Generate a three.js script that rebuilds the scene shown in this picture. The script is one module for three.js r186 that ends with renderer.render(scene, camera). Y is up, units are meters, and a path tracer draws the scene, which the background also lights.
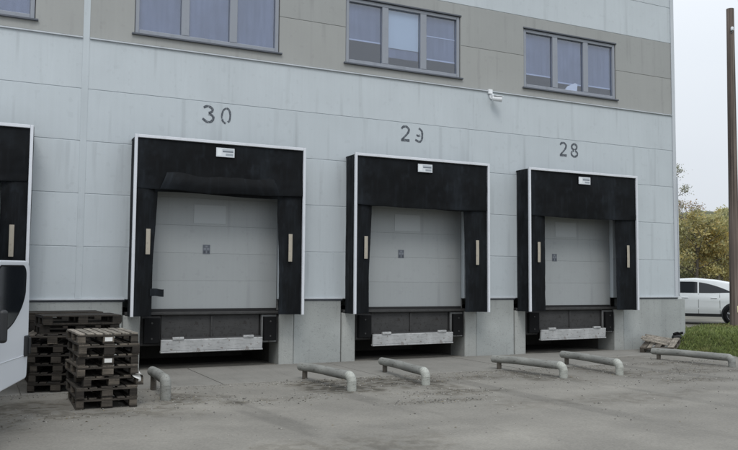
import * as THREE from 'three';
import { mergeGeometries } from 'three/addons/utils/BufferGeometryUtils.js';
import { RoundedBoxGeometry } from 'three/addons/geometries/RoundedBoxGeometry.js';

// ---------------------------------------------------------------- camera, sky, sun, exposure
const scene = new THREE.Scene();
const camera = new THREE.PerspectiveCamera(31.46, 1024 / 624, 0.1, 900);
camera.rotation.order = 'YXZ';
camera.position.set(0, 1.7774, 15.8377);
camera.rotation.set(0.0681, -0.4563, 0.0074);
scene.add(camera);

function hash(x, y, s) { let h = (x * 374761393 + y * 668265263 + s * 1274126177) | 0; h = Math.imul(h ^ (h >>> 13), 1274126177); h ^= h >>> 16; return (h >>> 0) / 4294967296; }
function vnoise(x, y, per, s) {                                       // value noise that tiles every per cells
  const xi = Math.floor(x), yi = Math.floor(y), fx = x - xi, fy = y - yi;
  const u = fx * fx * (3 - 2 * fx), v = fy * fy * (3 - 2 * fy);
  const [pu, pv] = Array.isArray(per) ? per : [per, per], m = k => ((k % pu) + pu) % pu, mv = k => ((k % pv) + pv) % pv;
  const a = hash(m(xi), mv(yi), s), b = hash(m(xi + 1), mv(yi), s), c = hash(m(xi), mv(yi + 1), s), d = hash(m(xi + 1), mv(yi + 1), s);
  return a + (b - a) * u + (c - a) * v + (a - b - c + d) * u * v;
}
function fbm(x, y, per, s, oct = 4) { let t = 0, a = 0.5, n = 0; for (let i = 0; i < oct; i++) { t += a * vnoise(x, y, per, s + i); n += a; a *= 0.5; x *= 2; y *= 2; per = Array.isArray(per) ? [per[0] * 2, per[1] * 2] : per * 2; } return t / n; }
const sstep = (a, b, x) => { const t = Math.min(1, Math.max(0, (x - a) / (b - a))); return t * t * (3 - 2 * t); };
const clamp = (x, a, b) => Math.min(b, Math.max(a, x));
const lerp = (a, b, t) => a + (b - a) * t;
function rng(seed) { let a = seed >>> 0; return () => { a = (a + 0x6D2B79F5) | 0; let t = Math.imul(a ^ (a >>> 15), 1 | a); t = (t + Math.imul(t ^ (t >>> 7), 61 | t)) ^ t; return ((t ^ (t >>> 14)) >>> 0) / 4294967296; }; }

{ // pale overcast sky: slightly brighter towards the zenith, faint cloud mottling
  const W = 512, H = 256, d = new Float32Array(W * H * 4);
  for (let j = 0; j < H; j++) for (let i = 0; i < W; i++) {
    const el = ((j + 0.5) / H - 0.5) * Math.PI, s = Math.max(0, Math.sin(el));
    const n = fbm(i / W * 8, j / H * 12, 8, 7, 5) - 0.5;
    const L = (0.735 + 0.78 * s) * (1 + 0.10 * n), k = (j * W + i) * 4;
    d[k] = L * (0.925 + 0.03 * n); d[k + 1] = L * 0.985; d[k + 2] = L * (1.06 - 0.02 * n); d[k + 3] = 1;
  }
  const t = new THREE.DataTexture(d, W, H, THREE.RGBAFormat, THREE.FloatType);
  t.mapping = THREE.EquirectangularReflectionMapping; t.magFilter = THREE.LinearFilter; t.minFilter = THREE.LinearFilter; t.wrapS = THREE.RepeatWrapping; t.needsUpdate = true;
  scene.background = t; scene.environment = t;
}
const sun = new THREE.DirectionalLight(new THREE.Color(1, 0.97, 0.93), 1.2);
sun.position.set(-4, 42, 30); sun.target.position.set(8, 0, 0);
sun.castShadow = true; sun.shadow.radius = 40; sun.shadow.mapSize.set(2048, 2048);
Object.assign(sun.shadow.camera, { left: -40, right: 40, top: 40, bottom: -40, near: 1, far: 140 });
scene.add(sun, sun.target);
const renderer = new THREE.WebGLRenderer({ antialias: true });
renderer.setSize(1024, 624);
renderer.toneMapping = THREE.LinearToneMapping;
renderer.toneMappingExposure = 0.97;
renderer.shadowMap.enabled = true;

// ---------------------------------------------------------------- helpers
const V = (x, y, z) => new THREE.Vector3(x, y, z);
const taken = {};
function numbered(n) { taken[n] = (taken[n] ?? -1) + 1; return taken[n] ? `${n}_${String(taken[n]).padStart(3, '0')}` : n; }
function fin(o) { o.castShadow = true; o.receiveShadow = true; return o; }
function part(name, geo, m, parent, pos, rot) {
  const o = fin(new THREE.Mesh(geo, m)); o.name = name;
  if (pos) o.position.set(...pos); if (rot) o.rotation.set(...rot);
  parent.add(o); return o;
}
function thing(name, label, category, pos = [0, 0, 0], turn = 0, group) {
  const o = new THREE.Group(); o.name = numbered(name); o.position.set(...pos); o.rotation.y = turn;
  o.userData = { label, category }; if (group) o.userData.group = group; scene.add(o); return o;
}
function single(name, geo, m, label, category, group, kind) {
  const o = fin(new THREE.Mesh(geo, m)); o.name = numbered(name); o.userData = { label, category };
  if (group) o.userData.group = group; if (kind) o.userData.kind = kind; scene.add(o); return o;
}
function structure(name, geo, m) { const o = fin(new THREE.Mesh(geo, m)); o.name = numbered(name); o.userData.kind = 'structure'; scene.add(o); return o; }
function uvMetres(g, ox = 0, oy = 0) {                                // uv in metres by the way each face points
  if (g.index) g = g.toNonIndexed();
  const p = g.attributes.position, uv = new Float32Array(p.count * 2), a = V(), b = V(), c = V();
  for (let i = 0; i < p.count; i += 3) {
    a.fromBufferAttribute(p, i); b.fromBufferAttribute(p, i + 1); c.fromBufferAttribute(p, i + 2);
    const n = b.clone().sub(a).cross(c.clone().sub(a)), ax = Math.abs(n.x), ay = Math.abs(n.y), az = Math.abs(n.z);
    [a, b, c].forEach((q, k) => { const t = az >= ax && az >= ay ? [q.x, q.y] : ay >= ax ? [q.x, q.z] : [q.z, q.y]; uv[(i + k) * 2] = t[0] + ox; uv[(i + k) * 2 + 1] = t[1] + oy; });
  }
  g.setAttribute('uv', new THREE.BufferAttribute(uv, 2)); return g;
}
function shiftUv(g, a, b) { const u = g.attributes.uv; for (let i = 0; i < u.count; i++) u.setXY(i, u.getX(i) + a, u.getY(i) + b); return g; }
function chamferBox(w, h, d, b = 0.006, ox = 0, oy = 0) {             // box centred at the origin with one bevel all round (44 triangles)
  const s = new THREE.Shape([[-w / 2 + b, -h / 2 + b], [w / 2 - b, -h / 2 + b], [w / 2 - b, h / 2 - b], [-w / 2 + b, h / 2 - b]].map(q => new THREE.Vector2(...q)));
  const g = new THREE.ExtrudeGeometry(s, { depth: d - 2 * b, bevelEnabled: true, bevelSize: b, bevelThickness: b, bevelSegments: 1, steps: 1 });
  g.translate(0, 0, -d / 2 + b); return uvMetres(g, ox, oy);
}
function cbox(x0, x1, y0, y1, z0, z1, b = 0.006) { const g = chamferBox(x1 - x0, y1 - y0, z1 - z0, b); g.translate((x0 + x1) / 2, (y0 + y1) / 2, (z0 + z1) / 2); return uvMetres(g); }
function slab(pts, z0, z1, b = 0.012) {                               // outline in x,y extruded from z0 to z1, front edges bevelled inwards
  const g = new THREE.ExtrudeGeometry(new THREE.Shape(pts.map(q => new THREE.Vector2(...q))), { depth: z1 - z0 - 2 * b, bevelEnabled: true, bevelSize: b, bevelThickness: b, bevelOffset: -b, bevelSegments: 1, steps: 1 });
  g.translate(0, 0, z0 + b); return uvMetres(g);
}
function sheet(w, h, nx, ny, f, th = 0.006) {                         // cloth: a thin closed sheet, x in 0..w, y in 0..h, front pushed by f(x,y)
  const pos = [], idx = [], uv = [], row = nx + 1, N = (nx + 1) * (ny + 1);
  for (let s = 0; s < 2; s++) for (let j = 0; j <= ny; j++) for (let i = 0; i <= nx; i++) { const q = f(i / nx * w, j / ny * h); pos.push(q[0], q[1], q[2] - s * th); uv.push(i / nx * w, j / ny * h); }
  for (let j = 0; j < ny; j++) for (let i = 0; i < nx; i++) { const a = j * row + i, b = a + 1, c = a + row, d = c + 1; idx.push(a, b, d, a, d, c, N + a, N + d, N + b, N + a, N + c, N + d); }
  const e = (a, b) => idx.push(a, N + a, N + b, a, N + b, b);
  for (let i = 0; i < nx; i++) { e(i, i + 1); e(ny * row + i + 1, ny * row + i); }
  for (let j = 0; j < ny; j++) { e((j + 1) * row, j * row); e(j * row + nx, (j + 1) * row + nx); }
  const g = new THREE.BufferGeometry(); g.setAttribute('position', new THREE.Float32BufferAttribute(pos, 3)); g.setAttribute('uv', new THREE.Float32BufferAttribute(uv, 2)); g.setIndex(idx); g.computeVertexNormals(); return g;
}
function tube(pts, r, seg = 24, rad = 12, tension = 0.5) { return new THREE.TubeGeometry(new THREE.CatmullRomCurve3(pts, false, 'catmullrom', tension), seg, r, rad, false); }
function texture(W, H, f, { data = false, repeat } = {}) {            // f(u,v) gives r,g,b in sRGB 0..1
  const d = new Uint8Array(W * H * 4);
  for (let j = 0; j < H; j++) for (let i = 0; i < W; i++) { const c = f(i / W, j / H), k = (j * W + i) * 4; for (let q = 0; q < 3; q++) d[k + q] = clamp(Math.round(255 * (c.length ? c[q] : c)), 0, 255); d[k + 3] = 255; }
  const t = new THREE.DataTexture(d, W, H); t.wrapS = t.wrapT = THREE.RepeatWrapping; t.magFilter = THREE.LinearFilter; t.minFilter = THREE.LinearMipmapLinearFilter; t.generateMipmaps = true;
  if (!data) t.colorSpace = THREE.SRGBColorSpace; if (repeat) t.repeat.set(repeat[0], repeat[1]); t.needsUpdate = true; return t;
}
const std = o => new THREE.MeshStandardMaterial(o);
const lin = (r, g, b) => new THREE.Color().setRGB(r, g, b);

// ---------------------------------------------------------------- materials
// painted sheet metal: faint rain streaks and grime, 1 tile = 6 m
const streakTex = texture(1024, 1024, (u, v) => {
  const st = fbm(u * 160, v * 4, [160, 4], 11, 3) - 0.5, bl = fbm(u * 7, v * 7, 7, 23, 5) - 0.5, gr = vnoise(u * 512, v * 512, 512, 5) - 0.5, sp = fbm(u * 60, v * 60, 60, 31, 2);
  const run = Math.max(0, fbm(u * 40, v * 3, [40, 3], 41, 4) - 0.64) * 0.3;
  const m = 0.965 + st * 0.018 + bl * 0.065 + gr * 0.012 - (sp > 0.78 ? 0.02 : 0) - run;
  return [m, m * 0.997, m * 0.993];
}, { repeat: [1 / 6, 1 / 6] });
const panelBump = texture(512, 512, (u, v) => 0.5 + 0.5 * (fbm(u * 9, v * 9, 9, 3, 3) - 0.5), { data: true, repeat: [1 / 4, 1 / 4] });
const panelMat = std({ color: lin(0.54, 0.595, 0.63), map: streakTex, bumpMap: panelBump, bumpScale: 0.006, roughness: 0.5 });
const panelMat2 = std({ color: lin(0.525, 0.58, 0.615), map: streakTex, bumpMap: panelBump, bumpScale: 0.006, roughness: 0.5 });
const bandMat = std({ color: lin(0.36, 0.37, 0.36), map: streakTex, bumpMap: panelBump, bumpScale: 0.006, roughness: 0.55 });
const bandMat2 = std({ color: lin(0.34, 0.352, 0.345), map: streakTex, bumpMap: panelBump, bumpScale: 0.006, roughness: 0.55 });
const trimMat = std({ color: lin(0.55, 0.59, 0.63), map: streakTex, roughness: 0.4 });
const darkTrimMat = std({ color: lin(0.09, 0.1, 0.12), roughness: 0.5 });
const frameMat = std({ color: lin(0.29, 0.315, 0.36), map: streakTex, roughness: 0.4 });
const glassMat = new THREE.MeshPhysicalMaterial({ color: lin(0.88, 0.92, 1), transmission: 1, thickness: 0, roughness: 0.02, ior: 1.85 });
const blindTex = texture(256, 256, (u, v) => { const m = 0.9 + (fbm(u * 26, v * 2, [26, 2], 271, 3) - 0.5) * 0.16 + (fbm(u * 3, v * 3, 3, 273, 4) - 0.5) * 0.22; return [m, m, m]; }, { repeat: [0.6, 0.6] });
const blindMat = std({ color: lin(0.20, 0.225, 0.29), map: blindTex, roughness: 0.9 });
const whiteBlindMat = std({ color: lin(0.5, 0.56, 0.56), roughness: 0.9 });
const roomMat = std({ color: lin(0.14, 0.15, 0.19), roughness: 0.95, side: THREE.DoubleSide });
const railMat = std({ color: lin(0.5, 0.53, 0.6), roughness: 0.5 });
// concrete of the plinth, 1 tile = 4 m
const concTex = texture(1024, 1024, (u, v) => {
  const a = fbm(u * 6, v * 6, 6, 51, 6) - 0.5, f = vnoise(u * 512, v * 512, 512, 61) - 0.5, pit = fbm(u * 120, v * 120, 120, 71, 2), st = fbm(u * 60, v * 3, [60, 3], 81, 4);
  const m = 0.91 + a * 0.16 + f * 0.03 - (pit > 0.76 ? 0.06 : 0) - Math.max(0, st - 0.62) * 0.18;
  return [m, m * 0.995, m * 0.98];
}, { repeat: [0.25, 0.25] });
const concBump = texture(512, 512, (u, v) => { const pit = fbm(u * 100, v * 100, 100, 72, 2); return 0.6 + 0.3 * (fbm(u * 20, v * 20, 20, 73, 4) - 0.5) - (pit > 0.75 ? 0.35 : 0); }, { data: true, repeat: [0.5, 0.5] });
const plinthMat = std({ color: lin(0.445, 0.475, 0.48), map: concTex, bumpMap: concBump, bumpScale: 0.006, roughness: 0.9 });
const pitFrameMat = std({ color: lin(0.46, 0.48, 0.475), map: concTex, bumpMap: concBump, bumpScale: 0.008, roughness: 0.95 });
const pitShadeMat = std({ color: lin(0.14, 0.136, 0.128), map: concTex, bumpMap: concBump, bumpScale: 0.008, roughness: 0.95 });  // pit concrete, shade of the recess put into its colour
const slabMat = [0.265, 0.25, 0.275, 0.258].map(v => std({ color: lin(v * 1.03, v, v * 0.93), map: concTex, bumpMap: concBump, bumpScale: 0.012, roughness: 0.95 }));
// black curtain fabric with road dust
const dustTex = texture(512, 512, (u, v) => {
  const a = fbm(u * 5, v * 5, 5, 91, 5), w = vnoise(u * 256, v * 256, 256, 93), sc = fbm(u * 40, v * 6, [40, 6], 95, 3);
  const b2 = fbm(u * 16, v * 11, [16, 11], 97, 4); const m = 0.46 + Math.max(0, a - 0.42) * 0.9 + w * 0.05 + Math.max(0, sc - 0.55) * 0.6 + Math.max(0, b2 - 0.6) * 0.9; return [m, m, m * 1.0];
}, { repeat: [0.4, 0.4] });
const matte = o => new THREE.MeshPhysicalMaterial({ specularIntensity: 0.35, ...o });
const curtainMat = matte({ color: lin(0.0145, 0.0185, 0.0235), map: dustTex, roughness: 0.7 });
const flankMat = matte({ color: lin(0.026, 0.03, 0.035), map: dustTex, roughness: 0.7 });
const whiteAluMat = std({ color: lin(0.72, 0.75, 0.8), map: streakTex, roughness: 0.4, metalness: 0.1 });
const markerMat = std({ color: lin(0.50, 0.46, 0.39), map: concTex, roughness: 0.7 });
const doorMats = [0, 1, 2].map(i => std({ color: lin(0.355 - i * 0.006, 0.38 - i * 0.006, 0.39 - i * 0.006), map: streakTex, bumpMap: panelBump, bumpScale: 0.004, roughness: 0.5 }));
const doorPaneMat = std({ color: lin(0.375, 0.40, 0.41), roughness: 0.45 });
const rubberMat = matte({ color: lin(0.0075, 0.0078, 0.0085), roughness: 0.85 });
const blackPlastic = std({ color: lin(0.014, 0.015, 0.017), roughness: 0.5 });
const steelTex = texture(512, 512, (u, v) => {
  const a = fbm(u * 8, v * 8, 8, 101, 5), s = fbm(u * 10, v * 70, [10, 70], 103, 3), r = fbm(u * 22, v * 22, 22, 105, 4);
  const m = 0.88 + (a - 0.5) * 0.2 - Math.max(0, s - 0.6) * 0.6; const k = sstep(0.66, 0.80, r) * 0.35;
  return [lerp(m, 0.36, k), lerp(m, 0.28, k), lerp(m, 0.23, k)];
}, { repeat: [1, 1] });
const lipMat = std({ color: lin(0.58, 0.59, 0.59), map: steelTex, roughness: 0.55, metalness: 0.15 });
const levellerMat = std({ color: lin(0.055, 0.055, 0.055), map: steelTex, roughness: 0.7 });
const galvMat = std({ color: lin(0.32, 0.33, 0.33), map: steelTex, roughness: 0.5, metalness: 0.3 });
// wheel guide pipes: pale paint, dirty and scuffed
const pipeTex = texture(512, 512, (u, v) => {
  const a = fbm(u * 6, v * 4, [6, 4], 111, 5), b = fbm(u * 30, v * 24, [30, 24], 113, 3), f = vnoise(u * 256, v * 256, 256, 115);
  const m = 0.86 + (a - 0.5) * 0.25 + (f - 0.5) * 0.04, k = sstep(0.62, 0.78, b) * 0.4; return [lerp(m, 0.42, k), lerp(m, 0.40, k), lerp(m * 0.98, 0.36, k)];
}, { repeat: [1, 1] });
const pipeMat = std({ color: lin(0.33, 0.335, 0.325), map: pipeTex, roughness: 0.8, side: THREE.DoubleSide });
const pipeShadeMat = std({ color: lin(0.13, 0.115, 0.10), map: pipeTex, roughness: 0.9 });  // far legs, shade under the pipe put into their colour
const pipePaleMat = std({ color: lin(0.50, 0.515, 0.49), map: pipeTex, roughness: 0.7 });
// pallet wood: long grain along u, weathered; several tones
const woodTex = texture(512, 512, (u, v) => {
  const g = fbm(u * 4, v * 90, [4, 90], 121, 4), k = fbm(u * 9, v * 14, [9, 14], 123, 4), d = fbm(u * 60, v * 60, 60, 127, 2);
  const m = 0.78 + (g - 0.5) * 0.42 + (k - 0.5) * 0.35 - (d > 0.7 ? 0.08 : 0); return [m, m * 0.965, m * 0.92];
}, { repeat: [0.8, 0.8] });
const woodMats = [[0.065, 0.059, 0.052], [0.095, 0.088, 0.079], [0.18, 0.166, 0.147], [0.04, 0.036, 0.032]].map(c => std({ color: lin(...c), map: woodTex, roughness: 0.9 }));
const paleWoodMats = [[0.40, 0.385, 0.355], [0.34, 0.328, 0.302], [0.45, 0.43, 0.40]].map(c => std({ color: lin(...c), map: woodTex, roughness: 0.9 }));
const darkWoodMats = [[0.04, 0.036, 0.031], [0.03, 0.027, 0.024], [0.055, 0.049, 0.043]].map(c => std({ color: lin(...c), map: woodTex, roughness: 0.92 }));
const paperMat = std({ color: lin(0.7, 0.7, 0.68), roughness: 0.8, side: THREE.DoubleSide });
const vanPaint = new THREE.MeshPhysicalMaterial({ color: lin(0.66, 0.69, 0.73), roughness: 0.35, clearcoat: 0.6, clearcoatRoughness: 0.15 });
const carPaint = new THREE.MeshPhysicalMaterial({ color: lin(0.74, 0.77, 0.78), roughness: 0.3, clearcoat: 0.8, clearcoatRoughness: 0.1 });
const darkGlass = new THREE.MeshPhysicalMaterial({ color: lin(0.008, 0.01, 0.013), roughness: 0.06, ior: 1.5 });
const rimMat = std({ color: lin(0.45, 0.46, 0.48), roughness: 0.35, metalness: 0.7 });
const lampRed = std({ color: lin(0.3, 0.02, 0.02), roughness: 0.2 });
const lampClear = std({ color: lin(0.6, 0.62, 0.65), roughness: 0.15 });

// ---------------------------------------------------------------- ground
const EDGE = [[13.0, 8.6], [15.9, 3.5], [16.55, 2.3], [16.9, 1.4], [16.75, 0.6], [16.45, 0.25], [16.3, -0.1]];   // front edge of the grass bank
// yard surface: one 2048 map over 32 x 24 m (x -12..20, z -2..22), stains, and shade of the van painted beside it
const YW = 32, YH = 24, YX = -12, YZ = -2;
const patches = [[4.1, 4.55, 1.0, 0.35, 0.9], [6.9, 4.9, 0.9, 0.3, 0.6], [6.2, 5.6, 0.8, 0.2, 0.35], [5.3, 3.5, 0.9, 1.3, 1.0], [6.9, 3.4, 1.0, 1.2, 1.0], [2.7, 3.9, 0.7, 0.6, 0.8], [9.6, 3.4, 0.6, 1.2, 0.6], [11.2, 3.4, 0.5, 1.1, 0.6], [14.1, 3.2, 0.8, 1.2, 0.55], [8.2, 3.4, 0.9, 0.35, 0.5], [11.7, 5.2, 1.1, 0.4, 0.5], [12.6, 4.2, 0.9, 0.4, 0.5], [1.2, 4.9, 1.3, 0.5, 0.5], [0.4, 4.2, 0.9, 1.6, 0.6], [3.0, 8.0, 2.2, 0.6, 0.3], [9.0, 6.5, 2.6, 0.5, 0.25]];  // mostly stains; the one beside the van is its shade, painted
function yardMask(x, z) {
  let s = 0;
  for (const [px, pz, rx, rz, a] of patches) {
    const d = Math.hypot((x - px) / rx, (z - pz) / rz); if (d > 2) continue;
    s = Math.max(s, a * sstep(1.15, 0.2, d + (fbm(x * 1.3 + 40, z * 1.3 + 40, 512, 133, 5) - 0.5) * 2.2));
  }
  return s;
}
function trackMask(x, z) {                                            // rubber streaks left by lorry tyres backing to the docks
  let t = 0;
  for (const [c, lean] of [[3.2, 0.05], [5.1, 0.06], [7.75, -0.04], [9.7, -0.02], [12.3, 0.03], [14.2, 0.05]]) { if (z < 2.7) continue; const d = Math.abs(x - c - lean * (z - 3) - 0.012 * (z - 3) * (z - 3)); t = Math.max(t, sstep(0.24, 0.12, d) * sstep(0.38, 0.6, fbm(x * 2.2 + 60, z * 0.7 + 60, 512, 281, 4)) * sstep(13, 5, z)); }
  return t;
}
const yardTex = texture(2048, 1536, (u, v) => {
  const x = YX + u * YW, z = YZ + v * YH;
  const big = fbm(u * 8, v * 6, [8, 6], 141, 5) - 0.5, mid = fbm(u * 56, v * 42, [56, 42], 143, 4) - 0.5, fine = hash(Math.floor(u * 2048), Math.floor(v * 1536), 147) - 0.5;
  const tr = fbm(u * 6, v * 50, [6, 50], 149, 4) - 0.5;
  let m = 0.84 + big * 0.16 + mid * 0.12 + fine * 0.09 + tr * 0.05;
  const crumbs = fbm(x * 9 + 300, z * 9 + 300, 2048, 151, 3);
  const s = yardMask(x, z); m *= 1 - s * (0.14 + 0.32 * sstep(0.38, 0.7, crumbs));
  const dust = sstep(0.56, 0.78, fbm(u * 22, v * 16, [22, 16], 153, 4)); m += dust * 0.07;
  const soilAndShade = s * 0.8 * sstep(0.3, 0.6, crumbs); const trk = trackMask(x, z); m *= 1 - 0.10 * trk; return [m * lerp(1, 1.0, soilAndShade), m * lerp(0.985, 0.95, soilAndShade), m * lerp(0.955, 0.86, soilAndShade)];
});
const yardBump = texture(2048, 1536, (u, v) => {
  const x = YX + u * YW, z = YZ + v * YH, s = yardMask(x, z), cr = fbm(x * 9 + 300, z * 9 + 300, 2048, 151, 3);
  return 0.55 + (hash(Math.floor(u * 2048), Math.floor(v * 1536), 147) - 0.5) * 0.25 + (fbm(u * 56, v * 42, [56, 42], 143, 4) - 0.5) * 0.5 - s * 0.4 * sstep(0.45, 0.7, cr);
}, { data: true });
for (const t of [yardTex, yardBump]) { t.wrapS = t.wrapT = THREE.MirroredRepeatWrapping; }
const yardMat = std({ color: lin(0.285, 0.279, 0.262), map: yardTex, bumpMap: yardBump, bumpScale: 0.02, roughness: 0.95 });
const soilTex = texture(512, 512, (u, v) => { const m = 0.8 + (fbm(u * 8, v * 8, 8, 161, 6) - 0.5) * 0.5; return [m, m * 0.98, m * 0.9]; }, { repeat: [0.1, 0.1] });
const soilMat = std({ color: lin(0.10, 0.10, 0.06), map: soilTex, roughness: 1 });
const grassSoilMat = std({ color: lin(0.09, 0.105, 0.04), map: soilTex, roughness: 1 });
const carParkMat = std({ color: lin(0.22, 0.22, 0.215), map: soilTex, roughness: 0.95 });
function flat(pts, y, uvf) {
  const g = new THREE.ShapeGeometry(new THREE.Shape(pts.map(q => new THREE.Vector2(q[0], -q[1])))); g.rotateX(-Math.PI / 2); g.translate(0, y, 0);
  const p = g.attributes.position, uv = []; for (let i = 0; i < p.count; i++) uv.push(...(uvf ? uvf(p.getX(i), p.getZ(i)) : [p.getX(i), p.getZ(i)]));
  g.setAttribute('uv', new THREE.Float32BufferAttribute(uv, 2)); return g;
}
structure('ground', flat([[-400, -400], [400, -400], [400, 400], [-400, 400]], -0.06), soilMat);
structure('yard', flat([[-60, 0.0], [-60, 45], [13, 45], ...EDGE.map(([x, z]) => [x + 0.5, z + 0.25]), [17.2, -0.15], [17.0, -1], [-9, -1]], 0, (x, z) => [(x - YX) / YW, (z - YZ) / YH]), yardMat);
{ // concrete apron along the wall, single slabs with joints
  const R = rng(5), ap = new THREE.Group(); ap.name = 'concrete_apron'; ap.userData.kind = 'structure'; scene.add(ap);
  let x = -8.6, i = 0;
  while (x < 15.9) { const w = 2.85 + R() * 0.35, x1 = Math.min(x + w, 16.0), z1 = 2.62 + R() * 0.05 - (x1 > 14 ? 1.2 : 0); const g = cbox(x, x1 - 0.018, -0.09, 0.012 + R() * 0.008, 0.07, z1, 0.01); part('slab', uvMetres(g, R() * 4, R() * 4), slabMat[(i++ * 3 + (R() * 2 | 0)) % 4], ap); x = x1; }
}
// grass bank at the right: rises about 0.35 m from the yard
function polyDist(x, z, pts) { let best = 1e9, sgn = 1; for (let i = 0; i + 1 < pts.length; i++) { const [ax, az] = pts[i], [bx, bz] = pts[i + 1], dx = bx - ax, dz = bz - az, t = clamp(((x - ax) * dx + (z - az) * dz) / (dx * dx + dz * dz), 0, 1), ex = x - ax - dx * t, ez = z - az - dz * t, d = Math.hypot(ex, ez); if (d < best) { best = d; sgn = dx * ez - dz * ex > 0 ? 1 : -1; } } return best * sgn; }
const KERB = [[17.46, -0.35], [19.2, -1.45], [20.8, -2.25], [22.4, -2.55], [24.0, -2.2], [30, 1.8], [40, 9]];
const bankHeight = (x, z) => { const d = polyDist(x, z, EDGE); return -0.05 + 0.40 * sstep(-0.12, 0.95, d) + 0.03 * (fbm(x * 1.1 + 50, z * 1.1 + 50, 512, 171, 3) - 0.5) * sstep(0, 0.5, d); };
{
  const nx = 150, nz = 90, x0 = 12.5, x1 = 36, z0 = -4, z1 = 9, pos = [], uv = [], idx = [];
  for (let j = 0; j <= nz; j++) for (let i = 0; i <= nx; i++) { const x = lerp(x0, x1, i / nx), z = lerp(z0, z1, j / nz); const back = polyDist(x, z, KERB); pos.push(x, Math.min(bankHeight(x, z), x < 17.44 && z < 0.02 ? -0.05 : 9) - 0.12 * sstep(-0.02, -0.2, back), z); uv.push(x, z); }
  const ok = (x, z) => !(x < 17.43 && z < 0.05);
  for (let j = 0; j < nz; j++) for (let i = 0; i < nx; i++) { const a = j * (nx + 1) + i, c = a + nx + 1; const x = pos[a * 3], z = pos[a * 3 + 2]; if (!ok(x, z)) continue; idx.push(a, c, a + 1, a + 1, c, c + 1); }
  const g = new THREE.BufferGeometry(); g.setAttribute('position', new THREE.Float32BufferAttribute(pos, 3)); g.setAttribute('uv', new THREE.Float32BufferAttribute(uv, 2)); g.setIndex(idx); g.computeVertexNormals();
  structure('grass_bank', g, grassSoilMat);
}
structure('car_park', flat([...KERB, [80, 9], [80, -24], [17.46, -24]], 0.345), carParkMat);
{ // kerb between grass and car park
  const R = rng(17), kg = new THREE.Group(); kg.name = 'kerb'; kg.userData.kind = 'structure'; scene.add(kg);
  for (let i = 0; i + 1 < KERB.length; i++) { const [ax, az] = KERB[i], [bx, bz] = KERB[i + 1], L = Math.hypot(bx - ax, bz - az), n = Math.max(1, Math.round(L / 1.0)); for (let k = 0; k < n; k++) { const t = (k + 0.5) / n; part('kerb_stone', chamferBox(L / n - 0.012, 0.3, 0.14, 0.012, R() * 4, R() * 4), plinthMat, kg, [lerp(ax, bx, t), 0.25 + R() * 0.008, lerp(az, bz, t)], [0, -Math.atan2(bz - az, bx - ax), 0]); } }
}
{ // grass blades
  const R = rng(21), tuft = []; const bl = new THREE.BufferGeometry(); const pos = [], idx = [];
  for (let k = 0; k < 6; k++) { const a = R() * 6.28, r = R() * 0.03, h = 0.05 + R() * 0.06, lean = 0.03 + R() * 0.05, w = 0.004 + R() * 0.003, cx = Math.cos(a), cz = Math.sin(a), n = pos.length / 3; pos.push(cx * r - cz * w, 0, cz * r + cx * w, cx * r + cz * w, 0, cz * r - cx * w, cx * (r + lean * 0.4) + cz * w * 0.7, h * 0.7, cz * (r + lean * 0.4) - cx * w * 0.7, cx * (r + lean), h, cz * (r + lean)); idx.push(n, n + 1, n + 2, n, n + 2, n + 3); }
  bl.setAttribute('position', new THREE.Float32BufferAttribute(pos, 3)); bl.setIndex(idx); bl.computeVertexNormals();
  const spots = []; let guard = 0;
  while (spots.length < 26000 && guard++ < 200000) { const x = 15 + R() * 11, z = -3 + R() * 7.5; const d = polyDist(x, z, EDGE), b = polyDist(x, z, KERB); if (d < -0.05 || b < 0.09 || (x < 17.5 && z < 0.06)) continue; if (R() > 0.35 + 0.9 * fbm(x * 1.5 + 9, z * 1.5 + 9, 512, 181, 3)) continue; spots.push([x, z]); }
  const im = new THREE.InstancedMesh(bl, std({ color: 0xffffff, roughness: 0.8, side: THREE.DoubleSide }), spots.length); const M = new THREE.Matrix4(), Q = new THREE.Quaternion(), up = V(0, 1, 0), C = new THREE.Color();
  spots.forEach(([x, z], i) => { const s = 0.7 + R() * 0.8; M.compose(V(x, bankHeight(x, z) - 0.004, z), Q.setFromAxisAngle(up, R() * 6.28), V(s, s * (0.6 + R() * 0.7), s)); im.setMatrixAt(i, M); const t = R(), y = sstep(0.5, 0.75, fbm(x * 0.9 + 70, z * 0.9 + 70, 512, 191, 3)) * 0.5 + (R() < 0.1 ? 0.4 : 0); im.setColorAt(i, C.setRGB(lerp(0.15 + t * 0.06, 0.29, y), lerp(0.19 + t * 0.07, 0.27, y), lerp(0.07, 0.115, y))); });
  im.name = 'grass'; im.userData = { kind: 'stuff', label: 'short green grass on the bank beside the warehouse corner', category: 'grass' }; fin(im); scene.add(im);
}

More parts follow.
